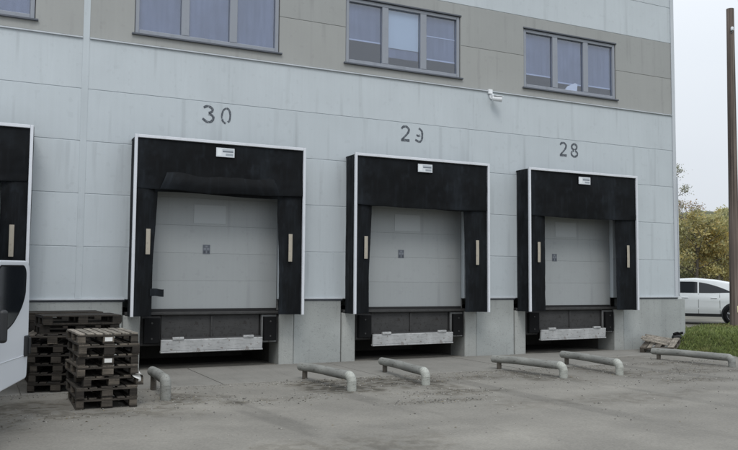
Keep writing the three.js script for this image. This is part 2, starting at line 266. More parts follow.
// ---------------------------------------------------------------- warehouse
const XL = -9, XR = 17.13, XJ = 1.73, PL = 1.357;
const dockX = [-0.895, 4.315, 8.89, 13.465];
const winX = [-2.18, 2.62, 7.17, 12.03], WY0 = 6.56, WY1 = 8.06;
const house = thing('warehouse', 'long pale grey panelled warehouse with beige window band and numbered loading docks', 'warehouse', [0, 0, 0]);
const DOORW = 1.37, DOORTOP = 3.92;
function rowOutline(a, b, y0, y1) {                                   // one cladding panel from a to b with the door and window notches cut out; returns one or more outlines
  const cuts = [];
  for (const c of dockX) if (y0 < DOORTOP) cuts.push([c - DOORW, c + DOORW, 1.0, DOORTOP]);
  for (const x of winX) cuts.push([x, x + 3, WY0, WY1]);
  const inside = cuts.filter(q => q[0] > a && q[1] < b && q[2] < y1 && q[3] > y0).sort((p, q) => p[0] - q[0]);
  const outs = []; let bottom = [[a, y0]], top = [[a, y1]];
  const close = () => outs.push([...bottom, ...top.reverse()]);
  for (const [x0, x1, c0, c1] of inside) {
    if (c0 <= y0 && c1 >= y1) { bottom.push([x0, y0]); top.push([x0, y1]); close(); bottom = [[x1, y0]]; top = [[x1, y1]]; }
    else if (c0 <= y0) bottom.push([x0, y0], [x0, c1], [x1, c1], [x1, y0]);
    else top.push([x0, y1], [x0, c0], [x1, c0], [x1, y1]);
  }
  bottom.push([b, y0]); top.push([b, y1]); close(); return outs;
}
for (let r = 0; r < 10; r++) {
  const y0 = PL + r, y1 = y0 + 1 - 0.001, band = r === 5 || r === 6;
  for (const [a, b] of [[XL, XJ - 0.004], [XJ + 0.004, XR]]) for (const o of rowOutline(a, b, y0, y1)) part(band ? 'band_panel' : 'wall_panel', shiftUv(slab(o, -0.14, 0, 0.010), hash(r, Math.round(o[0][0] * 10), 3) * 6, hash(r, Math.round(o[0][0] * 10), 4) * 6), band ? (r % 2 ? bandMat : bandMat2) : (r * 7 % 3 ? panelMat : panelMat2), house);
}
// vertical joint cover, corner flashing, ledges
part('joint_cover', cbox(XJ - 0.06, XJ + 0.06, PL + 0.03, 11.3, 0.0005, 0.007, 0.002), panelMat2, house);
part('corner_trim', cbox(XR - 0.10, XR + 0.02, PL + 0.03, 11.35, 0.001, 0.025, 0.006), trimMat, house);
part('corner_trim', cbox(XR + 0.021, XR + 0.045, PL + 0.03, 4.65, -0.12, 0.05, 0.006), trimMat, house);
part('ledge_flashing', cbox(XL, XJ - 0.065, 6.325, 6.352, 0.001, 0.035, 0.004), trimMat, house);
part('ledge_flashing', cbox(XJ + 0.065, XR - 0.11, 6.325, 6.352, 0.001, 0.035, 0.004), trimMat, house);
{ // drip flashing on the plinth, interrupted by the shelters
  const spans = [[XL, dockX[0] - 1.75], [dockX[0] + 1.75, dockX[1] - 1.75], [dockX[1] + 1.75, dockX[2] - 1.75], [dockX[2] + 1.75, dockX[3] - 1.75], [dockX[3] + 1.75, XR]];
  for (const [a, b] of spans) { part('drip_flashing', cbox(a, b, PL - 0.005, PL + 0.028, 0.001, 0.04, 0.004), trimMat, house); part('base_rail', cbox(a, b, PL - 0.035, PL - 0.006, -0.05, 0.012, 0.004), darkTrimMat, house); }
}
part('parapet_cap', cbox(XL - 0.1, XR + 0.1, 11.36, 11.5, -0.5, 0.08, 0.01), trimMat, house);
part('roof', cbox(XL, XR, 11.1, 11.3, -30, -0.2, 0.01), trimMat, house);
part('back_wall', cbox(XL, XR, 0, 11.3, -30.2, -30.02, 0.01), panelMat, house);
for (const [x0, x1] of [[XL - 0.16, XL - 0.01], [XR - 0.001, XR + 0.019]]) for (let r = 0; r < 10; r++) part('side_panel', cbox(x0, x1 - 0.0, PL + r, PL + r + 0.998, -30, -0.145, 0.008), panelMat2, house);
part('inner_wall', cbox(XL, XR - 0.02, PL, 5.9, -6.2, -6.05), roomMat, house);
part('upper_floor', cbox(XL, XR - 0.02, 5.9, 6.1, -6.2, -0.3), roomMat, house);
part('office_ceiling', cbox(XL, XR - 0.02, 9.0, 9.1, -6.2, -0.3), roomMat, house);
part('office_back_wall', cbox(XL, XR - 0.02, 6.101, 8.999, -4.2, -4.1), roomMat, house);
// plinth: blocks between the docks, frames either side of each pit, pit behind with shade put into its colour
{
  const cx = dockX.map(c => c - 0.03), edges = [XL, ...cx.flatMap(c => [c - 1.735, c + 1.735]), XR + 0.29];
  for (let i = 0; i < edges.length; i += 2) part('plinth_block', cbox(edges[i] + 0.012, edges[i + 1] - 0.012, -0.3, PL - 0.036, -0.35, 0.0, 0.012), plinthMat, house);
  part('plinth_side', cbox(XR - 0.1, XR + 0.275, -0.3, PL - 0.036, -29.9, -0.355, 0.012), plinthMat, house);
  for (const c of cx) for (const s of [-1, 1]) {
    part('pit_frame', cbox(c + (s < 0 ? -1.735 : 1.412), c + (s < 0 ? -1.412 : 1.735), -0.3, 1.055, -0.6, 0.022, 0.015), pitFrameMat, house);
    part('pit_shelf', cbox(c + (s < 0 ? -1.411 : 1.02), c + (s < 0 ? -1.02 : 1.411), 0.46, 1.05, -0.6, -0.03, 0.012), levellerMat, house);  // shelf drawn in the dark leveller colour
  }
  for (const c of cx) { part('pit_back', cbox(c - 1.7, c + 1.7, -0.3, 1.05, -2.7, -2.5), pitShadeMat, house); part('pit_floor', cbox(c - 1.411, c + 1.411, -0.3, -0.02, -2.499, 0.06), pitShadeMat, house); for (const q of [-1, 1]) part('pit_side', cbox(c + (q < 0 ? -1.7 : 1.412), c + (q < 0 ? -1.412 : 1.7), -0.3, 1.05, -2.499, -0.61), pitShadeMat, house); part('door_sill', cbox(c - 1.70, c + 1.70, 1.056, 1.115, -2.7, 0.03, 0.008), levellerMat, house); }
}
// sectional doors
const labelTex = (() => { const c = document.createElement('canvas'); c.width = 128; c.height = 160; const g = c.getContext('2d'); g.fillStyle = '#5b6068'; g.fillRect(0, 0, 128, 160); g.fillStyle = '#757a82'; g.fillRect(44, 14, 40, 30); g.fillRect(14, 56, 46, 34); g.fillRect(70, 56, 46, 34); g.fillStyle = '#444951'; g.fillRect(14, 104, 34, 42); g.fillRect(80, 104, 34, 42); g.fillStyle = '#6e737b'; g.fillRect(54, 100, 20, 50); const t = new THREE.CanvasTexture(c); t.colorSpace = THREE.SRGBColorSpace; return t; })();
const doorLabelMat = std({ map: labelTex, roughness: 0.6 });
const blackSealMat = std({ color: lin(0.015, 0.015, 0.016), roughness: 0.8 });
dockX.forEach((c, k) => {
  const d = part('door', cbox(-DOORW + 0.01, DOORW - 0.01, 1.15, 3.95, -0.155, -0.145, 0.002), darkTrimMat, house, [c, 0, 0]);
  if (k) d.userData.label = `closed grey sectional door of dock ${31 - k}`;
  for (let r = 0; r < 5; r++) {
    const y0 = 1.17 + r * 0.555;
    part('door_panel', cbox(-DOORW + 0.015, DOORW - 0.015, y0, y0 + 0.5535, -0.144, -0.105, 0.0025), doorMats[(r + k) % 3], d);
  }
  part('bottom_seal', cbox(-DOORW + 0.015, DOORW - 0.015, 1.116, 1.168, -0.15, -0.1, 0.004), blackSealMat, d);
  for (const s of [-1, 1]) part('guide_rail', cbox(s * DOORW - 0.005 + s * 0.005, s * DOORW + 0.035 + s * 0.005, 1.12, 3.9, -0.2, -0.141, 0.003), galvMat, d);
  part('vision_pane', cbox(-0.42, 0.24, 2.88, 3.26, -0.1022, -0.098, 0.002), doorPaneMat, d);
  const lb = part('door_label', new THREE.PlaneGeometry(0.15, 0.185), doorLabelMat, d, [-0.15 + (k === 3 ? -0.3 : k === 2 ? -0.1 : 0), 2.36, -0.0995]);
});
// windows: frame, two mullions, three panes, blinds behind, sill and lintel
winX.forEach((x, k) => {
  const H = WY1 - WY0, bar = (x0, x1, y0, y1, z0 = -0.12, z1 = -0.025) => cbox(x0, x1, y0, y1, z0, z1, 0.008);
  const w = part('window', mergeGeometries([bar(0.012, 0.09, 0.012, H - 0.012), bar(2.91, 2.988, 0.012, H - 0.012), bar(0.091, 2.909, 0.012, 0.10), bar(0.091, 2.909, H - 0.09, H - 0.012)]), frameMat, house, [x, WY0, 0]);
  const xs = [0.09, 0.92, 1.08, 1.92, 2.08, 2.91];
  for (const m of [0.92, 1.92]) part('mullion', bar(m, m + 0.16, 0.101, H - 0.091), frameMat, w);
  for (let i = 0; i < 3; i++) {
    const a = xs[i * 2], b = xs[i * 2 + 1];
    part('pane', cbox(a + 0.001, b - 0.001, 0.101, H - 0.091, -0.085, -0.075, 0.001), glassMat, w);
    const drop = [[0.12, 0.12, 0.12], [0.11, 0.11, 0.11], [0.60, 0.52, 0.40], [0.40, 0.30, 0.32]][k][i], white = k === 2 && i === 1;
    part('blind', cbox(a + 0.005, b - 0.005, drop, H - 0.1, -0.135, -0.125, 0.002), white ? whiteBlindMat : blindMat, w);
    if (drop > 0.2 && !white) part('blind_rail', cbox(a + 0.005, b - 0.005, drop - 0.035, drop - 0.001, -0.142, -0.118, 0.004), railMat, w);
    if (white) part('blind', cbox(a + 0.005, b - 0.005, drop - 0.22, drop - 0.001, -0.15, -0.142, 0.002), blindMat, w);
    if (k === 2 && i === 2) part('blind_rail', cbox(a + 0.005, b - 0.005, 0.92, 0.945, -0.124, -0.115, 0.003), railMat, w);
  }
  if (k === 3) part('paper_stack', slab([[1.36, 0.105], [1.76, 0.105], [1.78, 0.30], [1.70, 0.32], [1.45, 0.21]], -0.123, -0.092, 0.004), paperMat, w);
  part('sill', cbox(-0.05, 3.05, -0.028, 0.006, -0.10, 0.055, 0.004), darkTrimMat, w);  // shadow line under the sill put into its dark colour
  part('lintel', cbox(-0.02, 3.02, H - 0.008, H + 0.026, -0.10, 0.02, 0.004), darkTrimMat, w);  // dark colour stands for the shadow along the top reveal
});
// stencilled dock numbers, worn grey paint on the panels
const paintAlpha = texture(256, 256, (u, v) => { const n = fbm(u * 14, v * 14, 14, 201, 4); return clamp(0.95 - sstep(0.52, 0.75, n) * 0.7 - (hash(Math.floor(u * 256), Math.floor(v * 256), 203) < 0.06 ? 0.4 : 0), 0, 1); }, { data: true, repeat: [3, 3] });
const stencilMat = std({ color: lin(0.09, 0.102, 0.12), roughness: 0.8, alphaMap: paintAlpha, transparent: true });
function stroke(pts, w, closed) {                                     // a flat painted stroke along a smooth line
  const c = new THREE.CatmullRomCurve3(pts.map(q => V(q[0], q[1], 0)), !!closed, 'catmullrom', 0.5), n = 28, pos = [], idx = [], uv = [];
  for (let i = 0; i <= n; i++) { const q = c.getPoint(i / n), t = c.getTangent(i / n); const ww = w * (0.85 + 0.3 * hash(i, pts.length, 9)); for (const s of [-1, 1]) { const X = q.x - t.y * ww / 2 * s, Y = q.y + t.x * ww / 2 * s; pos.push(X, Y, 0); uv.push(X, Y); } if (i) { const a = i * 2; idx.push(a - 2, a - 1, a + 1, a - 2, a + 1, a); } }
  const g = new THREE.BufferGeometry(); g.setAttribute('position', new THREE.Float32BufferAttribute(pos, 3)); g.setAttribute('uv', new THREE.Float32BufferAttribute(uv, 2)); g.setIndex(idx); g.computeVertexNormals(); return g;
}
const digit = {                                                       // unit box 0.25 wide, 0.34 high, with the stencil's bridges left open
  3: [[[0.02, 0.30], [0.10, 0.335], [0.19, 0.30], [0.20, 0.24], [0.13, 0.195]], [[0.12, 0.18], [0.20, 0.15], [0.225, 0.09], [0.17, 0.02], [0.09, 0.015], [0.0, 0.075]]],
  0: [[[0.115, 0.01], [0.05, 0.06], [0.03, 0.17], [0.06, 0.28], [0.12, 0.325], [0.18, 0.30], [0.205, 0.19], [0.19, 0.08], [0.155, 0.045]]],
  2: [[[0.02, 0.28], [0.07, 0.33], [0.15, 0.335], [0.21, 0.28], [0.19, 0.20], [0.10, 0.10], [0.04, 0.035]], [[0.01, 0.02], [0.12, 0.022], [0.23, 0.02]]],
  9: [[[0.115, 0.33], [0.19, 0.27], [0.205, 0.17], [0.19, 0.07], [0.13, 0.015], [0.02, 0.055]], [[0.05, 0.165], [0.10, 0.15], [0.15, 0.165]]],
  8: [[[0.11, 0.185], [0.04, 0.22], [0.035, 0.29], [0.11, 0.335], [0.19, 0.29], [0.18, 0.22], [0.125, 0.185]], [[0.10, 0.165], [0.025, 0.12], [0.03, 0.05], [0.11, 0.01], [0.20, 0.05], [0.205, 0.12], [0.14, 0.16]]],
};
function dockNumber(txt, x, y, gap) {
  const gs = []; [...txt].forEach((ch, i) => digit[ch].forEach((s, j) => { const g = stroke(s, ch === '2' && j ? 0.062 : ch === '0' ? 0.04 : 0.05); g.translate(i * gap, 0, 0); gs.push(g); }));
  const o = part('dock_number', mergeGeometries(gs), stencilMat, house, [x, y, 0.003]); o.userData.label = `dock number ${txt} stencilled in worn dark grey paint`;
}
dockNumber('30', 4.0, 4.93, 0.37); dockNumber('29', 8.56, 4.93, 0.36); dockNumber('28', 13.12, 4.93, 0.365);

// ---------------------------------------------------------------- dock shelters
const signTex = (() => { const c = document.createElement('canvas'); c.width = 256; c.height = 128; const g = c.getContext('2d'); g.fillStyle = '#d3d8dc'; g.fillRect(0, 0, 256, 128); g.fillStyle = '#b6bdc3'; g.fillRect(84, 12, 160, 26); g.fillStyle = '#6f767e'; g.fillRect(88, 38, 154, 24); g.fillStyle = '#9aa1a8'; g.fillRect(132, 78, 108, 34); g.fillStyle = '#e2e6e8'; g.fillRect(14, 16, 58, 92); const t = new THREE.CanvasTexture(c); t.colorSpace = THREE.SRGBColorSpace; return t; })();
const signMat = std({ map: signTex, roughness: 0.5 });
const SW = 3.45, STOP = 4.478, SBOT = 1.048, SD = 0.562;
function shelter(k, label, cur) {
  const t = thing('dock_shelter', label, 'dock shelter', [dockX[k], 0, 0], 0, 'dock shelters along the warehouse wall');
  const h = SW / 2, R = rng(300 + k), s0 = R() * 90;
  for (const s of [-1, 1]) {
    part('side_panel', sheet(SD - 0.05, STOP - SBOT - 0.02, 8, 24, (u, v) => [0.05 * 0, v, 0.008 * Math.sin(u * 40) + 0.012 * (fbm(u * 4 + s0, v * 2 + 9, 512, 211, 3) - 0.5)], 0.02), flankMat, t, [s * (h - 0.012), SBOT, 0.03]);
    t.children[t.children.length - 1].geometry = (() => { const g = sheet(SD - 0.05, STOP - SBOT - 0.02, 10, 24, (u, v) => [u, v, 0.006 * Math.sin(u * 42) + 0.014 * (fbm(u * 4 + s0, v * 2 + 9, 512, 211, 3) - 0.5)], 0.02); g.rotateY(-Math.PI / 2); g.translate(s > 0 ? 0.0 : 0.02, 0, 0.0); return g; })();
    part('frame_profile', cbox(s * h - (s > 0 ? 0.055 : 0), s * h + (s > 0 ? 0 : 0.055), SBOT, STOP, SD - 0.055, SD, 0.006), whiteAluMat, t);
  }
  part('top_panel', cbox(-h + 0.03, h - 0.03, STOP - 0.05, STOP - 0.02, 0.004, SD - 0.06, 0.004), flankMat, t);
  part('frame_profile', cbox(-h + 0.056, h - 0.056, STOP - 0.058, STOP, SD - 0.055, SD, 0.006), whiteAluMat, t);
  const head = cur.head, hw = SW - 0.12, hh = STOP - 0.06 - head;
  part('head_curtain', sheet(hw, hh, 60, 24, (x, y) => { const low = 1 - y / hh; const sag = -0.03 * Math.sin(Math.PI * x / hw) * low; return [x, y + sag * low, -0.03 * low * Math.sin(Math.PI * x / hw) + (0.05 * (fbm(x * 1.3 + s0, y * 2.0 + 3, 512, 221, 4) - 0.5) + 0.018 * (fbm(x * 5 + y * 3 + s0, y * 3 + 3, 512, 222, 3) - 0.5)) * (0.35 + low)]; }, 0.008), curtainMat, t, [-h + 0.06, head, SD - 0.035]);
  if (cur.roll) part('head_roll', sheet(2.42, 0.36, 44, 14, (x, y) => [(x - 1.21) * (1 - 0.12 * y / 0.36) + 1.21, y - 0.03 * Math.sin(Math.PI * x / 2.42) + 0.012 * Math.sin(x * 5), 0.04 * Math.sin(Math.PI * clamp(y / 0.36, 0, 1)) - 0.04 * y / 0.36 + 0.02 * (fbm(x * 2.2 + s0, y * 5, 512, 233, 3) - 0.5)], 0.008), curtainMat, t, [-1.24, head - 0.01, SD - 0.02]);
  // inner flap of the head curtain hanging a little behind the front
  part('head_flap', sheet(hw - 0.7, 0.52, 40, 12, (x, y) => [x + (y / 0.52 - 0.5) * 0.0, y + 0.02 * Math.sin(x * 2.1 + s0), 0.05 * Math.sin(Math.PI * y / 0.52) + 0.02 * (fbm(x * 1.4 + s0, y * 3, 512, 223, 3) - 0.5)], 0.008), curtainMat, t, [-h + 0.41, head - cur.flap, SD - 0.12]);
  for (const s of [-1, 1]) {
    const wt = s < 0 ? cur.left[1] : cur.right[1], wb = s < 0 ? cur.left[0] : cur.right[0], H = head - SBOT + 0.25;
    const c = part('side_curtain', sheet(1, H, 14, 40, (u, v) => { const w = lerp(wb, wt, sstep(0.3, 0.95, v / H)) - 0.055 + 0.012 * (fbm(v * 2.2 + s0, 3.3 + s, 512, 227, 3) - 0.5); const x = s < 0 ? 0.055 + u * w : -0.055 - (1 - u) * w; const inn = s < 0 ? u : 1 - u; return [x, v, -0.06 * inn * inn + (0.05 * (fbm(u * 1.6 + s0, v * 1.3 + 7, 512, 229, 4) - 0.5) + 0.02 * (fbm(u * 2.5 + v * 2 + s0, v * 4 + 7, 512, 230, 3) - 0.5)) * (0.3 + 0.7 * inn)]; }, 0.008), curtainMat, t, [s * h, SBOT + 0.01, SD - 0.065]);
    const mx = s < 0 ? cur.mark[0] : cur.mark[1];
    part('marker_strip', sheet(0.08, s < 0 ? 0.48 : 0.56, 2, 8, (x, y) => [x, y, 0.004 * Math.sin(y * 5)], 0.004), markerMat, t, [mx - 0.04, s < 0 ? 2.22 : 2.13, SD - 0.035]);
  }
  part('maker_sign', chamferBox(0.37, 0.18, 0.006, 0.001), whiteAluMat, t, [cur.sign, 4.255, SD - 0.018]);
  part('sign_print', new THREE.PlaneGeometry(0.36, 0.17), signMat, t, [cur.sign, 4.255, SD - 0.0135]);
  return t;
}
shelter(0, 'black dock shelter cut off by the left edge, behind the open van door', { head: 3.47, flap: 0.05, left: [0.45, 0.45], right: [0.50, 0.48], mark: [-1.43, 1.43], sign: 0 });
const sh1 = shelter(1, 'black dock shelter with white edge profile below the stencilled number thirty', { head: 3.47, flap: 0.06, left: [0.41, 0.47], right: [0.51, 0.56], mark: [-1.43, 1.42], sign: 0.02, roll: true });
part('torn_tab', sheet(0.26, 0.14, 8, 4, (x, y) => [x, y + 0.01 * Math.sin(x * 20), 0.01 * Math.sin(x * 15)], 0.006), curtainMat, sh1, [-1.36, 1.43, SD - 0.10]);
shelter(2, 'black dock shelter with white edge profile below the stencilled number twenty-nine', { head: 3.38, flap: 0.02, left: [0.40, 0.46], right: [0.60, 0.64], mark: [-1.44, 1.40], sign: 0.0 });
shelter(3, 'black dock shelter with white edge profile below the stencilled number twenty-eight, nearest the corner', { head: 3.34, flap: 0.0, left: [0.55, 0.55], right: [0.64, 0.68], mark: [-1.42, 1.40], sign: -0.02 });

// ---------------------------------------------------------------- dock levellers and bumpers
const lvWords = ['behind the open van door', 'under dock thirty', 'under dock twenty-nine', 'under dock twenty-eight'];
dockX.forEach((c0, k) => {
  const c = c0 - 0.03, R = rng(400 + k);
  const t = thing('dock_leveller', `dark steel dock leveller with pale worn lip plate ${lvWords[k]}`, 'dock leveller', [c, 0, 0], 0, 'dock levellers below the doors');
  part('front_plate', cbox(-1.0, 1.0, 0.56, 1.04, -0.12, -0.06, 0.006), levellerMat, t);
  part('deck_plate', cbox(-1.0, 1.0, 1.0405, 1.055, -2.4, -0.02, 0.003), levellerMat, t);
  part('rib', cbox(-0.02, 0.02, 0.60, 1.03, -0.0595, -0.03, 0.004), levellerMat, t);
  const lip = part('lip_plate', cbox(-1.03, 1.02, -0.125, 0.095, -0.03, 0.03, 0.008), lipMat, t, [0, 0.49, 0.10], [0.10, 0, 0.006]);
  part('hinge_tube', (() => { const g = new THREE.CylinderGeometry(0.028, 0.028, 2.0, 10); g.rotateZ(Math.PI / 2); return g; })(), levellerMat, lip, [0, 0.09, -0.05]);
  part('lower_flange', cbox(-1.035, 1.025, -0.155, -0.127, -0.05, 0.05, 0.005), lipMat, lip);
  for (const x of [-0.70, 0.72]) part('lip_lug', cbox(x - 0.11, x + 0.11, 0.096, 0.145, -0.02, 0.045, 0.006), lipMat, lip);
  for (const s of [-1, 1]) part('support_arm', cbox(s * 0.7 - 0.03, s * 0.7 + 0.03, 0.42, 0.56, -0.10, 0.055, 0.005), levellerMat, t);
  for (const s of [-1, 1]) {
    const b = thing('dock_bumper', `black rubber dock bumper on the ${s < 0 ? 'left' : 'right'} of the leveller ${lvWords[k]}`, 'bumper', [c + s * 1.2, 0.755, -0.03], 0, 'rubber dock bumpers');
    const w = s < 0 ? 0.31 : 0.27;
    part('rubber_block', chamferBox(w, 0.49, 0.10, 0.014), rubberMat, b, [0, 0, 0.07]);
    part('back_plate', chamferBox(w + 0.05, 0.56, 0.015, 0.003), s < 0 ? levellerMat : galvMat, b, [0, 0, 0.0085]);
    for (const y of [-0.15, 0.15]) part('bolt', (() => { const g = new THREE.CylinderGeometry(0.018, 0.018, 0.012, 8); g.rotateX(Math.PI / 2); return g; })(), levellerMat, b, [0, y, 0.124]);
  }
});

// ---------------------------------------------------------------- security camera on the wall
{
  const t = thing('security_camera', 'small white security camera below the beige window band', 'camera', [11.05, 6.16, 0]);
  const wht = std({ color: lin(0.8, 0.82, 0.84), roughness: 0.35 });
  part('base_plate', (() => { const g = new THREE.CylinderGeometry(0.07, 0.075, 0.03, 20); g.rotateX(Math.PI / 2); return g; })(), wht, t, [0, 0.06, 0.017]);
  part('arm', tube([V(0, 0.06, 0.03), V(0, 0.06, 0.10), V(0.01, 0.03, 0.15)], 0.02, 10, 8), wht, t);
  part('swivel', new THREE.SphereGeometry(0.035, 14, 10), wht, t, [0.01, 0.02, 0.155]);
  const bd = part('camera_body', new THREE.LatheGeometry([[0.001, -0.12], [0.045, -0.115], [0.06, -0.09], [0.065, 0.08], [0.07, 0.12], [0.058, 0.125], [0.056, 0.10]].map(q => new THREE.Vector2(...q)), 18), wht, t, [0.03, -0.03, 0.19], [Math.PI / 2 + 0.25, 0, -0.95]);
  part('lens', new THREE.CylinderGeometry(0.05, 0.05, 0.02, 16), blackPlastic, bd, [0, 0.10, 0]);
  part('sun_hood', chamferBox(0.13, 0.24, 0.012, 0.004), wht, bd, [0, 0.03, -0.074]);
  part('junction_box', new RoundedBoxGeometry(0.11, 0.11, 0.07, 2, 0.012), wht, t, [-0.06, 0.16, 0.036]);
}

// ---------------------------------------------------------------- wheel guides: bent pipes on two legs
function guide(x0, z0, x1, z1, h, r, near, label) {
  const t = thing('wheel_guide', label, 'wheel guide', [(x0 + x1) / 2, 0, (z0 + z1) / 2], 0, 'bent pipe wheel guides in front of the docks');
  const mx = (x0 + x1) / 2, mz = (z0 + z1) / 2, y = h - r, L = Math.hypot(x1 - x0, z1 - z0), ux = (x1 - x0) / L, uz = (z1 - z0) / L, e = 0.13;
  const A = (d, yy) => V(x0 + ux * d - mx, yy, z0 + uz * d - mz);
  const arc = (d0, sgn, e2) => { const o = []; for (let i = 0; i <= 7; i++) { const a = i / 7 * Math.PI / 2; o.push(A(d0 + sgn * (e2 - e2 * Math.cos(a)), y - e2 + e2 * Math.sin(a))); } return o; };
  part('pipe', tube([A(-0.10, y - 0.012), A(L * 0.35, y + 0.004), A(L * 0.65, y - 0.003), A(L - 0.09, y)], r, 22, 16), pipeMat, t);
  part('elbow', tube(arc(L, -1, 0.095), r * 1.03, 12, 16), near ? pipePaleMat : pipeMat, t);
  part('leg', tube([A(0.06, -0.05), A(0.06, y)], r * 0.62, 4, 14), pipeShadeMat, t);
  part('leg', tube([A(L, -0.05), A(L, y - 0.09)], r, 4, 16), near ? pipePaleMat : pipeMat, t);
}
guide(2.60, 2.75, 2.55, 3.93, 0.37, 0.078, 0, 'grey bent pipe wheel guide beside the front pallet stack');
guide(5.27, 2.50, 5.46, 4.13, 0.31, 0.075, 1, 'pale bent pipe wheel guide right of dock thirty');
guide(7.08, 2.10, 6.92, 3.97, 0.295, 0.075, 1, 'pale bent pipe wheel guide in front of dock twenty-nine, left side');
guide(9.42, 2.50, 9.77, 4.10, 0.295, 0.075, 1, 'pale bent pipe wheel guide between docks twenty-nine and twenty-eight');
guide(11.3, 2.32, 11.08, 4.15, 0.30, 0.075, 1, 'pale bent pipe wheel guide in front of dock twenty-eight');
guide(14.1, 2.15, 14.36, 3.98, 0.265, 0.075, 0, 'weathered pipe wheel guide at the far right next to the grass');

// ---------------------------------------------------------------- pallets
function makePallet(pos, turn, label, seed, mats, group, opt = {}) {  // 0.8 x 1.2 x 0.144 m, length along local z
  const t = thing('pallet', label, 'pallet', pos, turn, group), R = rng(seed); if (opt.tilt) { t.rotation.order = 'YXZ'; t.rotation.x = opt.tilt[0]; t.rotation.z = opt.tilt[1]; }
  const pick = m => m[(R() * m.length) | 0], j = () => (R() - 0.5) * 0.012;
  const board = (name, w, l, x, y, z, m, along) => { const g = along ? chamferBox(l, 0.021, w, 0.003, R() * 3, R() * 3) : chamferBox(w, 0.021, l, 0.003, R() * 3, R() * 3); if (!along) { const uv = g.attributes.uv; for (let i = 0; i < uv.count; i++) uv.setXY(i, uv.getY(i), uv.getX(i)); } return part(name, g, m, t, [x, y, z], [(R() - 0.5) * 0.006, (R() - 0.5) * 0.012, (R() - 0.5) * 0.01]); };
  (opt.slats ? [-3, -2, -1, 0, 1, 2, 3].map(i => [i * 0.117, 0.088]) : [[-0.3275, 0.145], [-0.1825, 0.1], [0, 0.145], [0.1825, 0.1], [0.3275, 0.145]]).forEach(([x, w], i) => { if (opt.missing && opt.missing.includes(i)) return; board('deck_board', w, 1.19 + j(), x + j() * 0.3, 0.1335, j(), pick(opt.top || mats)); });
  for (const z of [-0.5275, 0, 0.5275]) board('cross_board', 0.145, 0.795 + j(), j() * 0.3, 0.1115, z + j() * 0.3, pick(mats), true);
  for (const x of [-0.35, 0, 0.35]) for (const z of [-0.5275, 0, 0.5275]) part('block', chamferBox(x ? 0.1 : 0.145, 0.078, z ? 0.145 : 0.145, 0.004, R() * 3, R() * 3), pick(opt.blocks || mats), t, [x + j() * 0.4, 0.061, z + j() * 0.5], [0, (R() - 0.5) * 0.04, 0]);
  for (const x of [-0.35, 0, 0.35]) board('bottom_board', x ? 0.1 : 0.145, 1.19 + j(), x, 0.0112, j(), pick(mats));
  if (opt.tag) part('paper_tag', chamferBox(0.10, 0.055, 0.003, 0.0008), paperMat, t, [0.0 + j(), 0.064, 0.607]);
  return t;
}
{ // front stack of seven
  const place = ['lowest pallet of the front stack beside the wheel guide', 'second pallet from the ground in the front stack', 'third pallet from the ground in the front stack, white scrap at its corner', 'middle pallet of the front stack', 'fifth pallet from the ground in the front stack, white tag on its middle block', 'pallet directly under the top one of the front stack', 'pale deck topmost pallet of the front stack'];
  const R = rng(77), dx = [0.02, 0.0, 0.045, -0.01, 0.02, 0.01, -0.01];
  for (let k = 0; k < 7; k++) makePallet([1.655 + dx[k], k * 0.1447 + 0.004, 3.80 + (R() - 0.5) * 0.04], 0.015 + (R() - 0.5) * 0.07 + (k === 2 ? 0.05 : 0), place[k], 500 + k, woodMats, 'pallets in the front stack', { tag: k === 4 || k === 6, slats: k === 6, top: k === 6 ? paleWoodMats : [woodMats[2], woodMats[1]], blocks: k % 3 === 0 ? [woodMats[2], woodMats[1]] : undefined });
  const sc = single('paper_scrap', sheet(0.10, 0.13, 8, 8, (x, y) => [x + 0.02 * Math.sin(y * 40), y, 0.03 * Math.sin(x * 55 + y * 30)], 0.003), paperMat, 'crumpled white paper scrap sticking out of the front pallet stack', 'paper scrap'); sc.position.set(2.07, 0.34, 4.36); sc.rotation.set(0.3, 0.3, 0.5);
}
{ // back stack: six lengthways, two across on top
  const place = ['lowest pallet of the dark rear stack by the wall', 'second pallet from the ground in the rear stack', 'third pallet from the ground in the rear stack', 'fourth pallet from the ground in the rear stack', 'fifth pallet from the ground in the rear stack', 'sixth pallet in the rear stack, jutting out to the left', 'seventh pallet of the rear stack, turned across', 'topmost pallet of the rear stack, turned across'];
  const R = rng(88), off = [-0.03, 0, 0.02, -0.02, 0.01, -0.10];
  for (let k = 0; k < 6; k++) makePallet([1.29 + off[k], k * 0.1447 + 0.022, 1.98 + (R() - 0.5) * 0.05], -0.19 + (R() - 0.5) * 0.07, place[k], 600 + k, k === 5 ? woodMats : darkWoodMats, 'pallets in the rear stack', { blocks: [woodMats[0], woodMats[1]] });
  const ord = ['lowest', 'second', 'third', 'fourth', 'fifth', 'sixth', 'seventh', 'topmost'];
  for (let k = 0; k < 8; k++) makePallet([1.42 + (R() - 0.5) * 0.06, k * 0.1447 + 0.022, 0.82 + (R() - 0.5) * 0.04], Math.PI / 2 + (R() - 0.5) * 0.06, `${ord[k]} pallet of the stack against the wall, hidden behind the rear stack`, 650 + k, darkWoodMats, 'pallets stacked against the wall', {});  // hidden stack, added so the gaps in front of it read dark
  for (let k = 6; k < 8; k++) makePallet([1.50 + (k - 6) * 0.02, k * 0.1447 + 0.022, 2.0 + (k - 6) * 0.03], Math.PI / 2 + 0.05 + (k - 6) * 0.04, place[k], 600 + k, darkWoodMats, 'pallets in the rear stack', {});
}
makePallet([15.62, 0.10, 0.82], -0.95, 'broken grey pallet lying tilted against the bank by the warehouse corner', 700, [woodMats[2], woodMats[1]], undefined, { tilt: [0.13, 0.06], missing: [3], top: [paleWoodMats[1], woodMats[2], paleWoodMats[0]] });
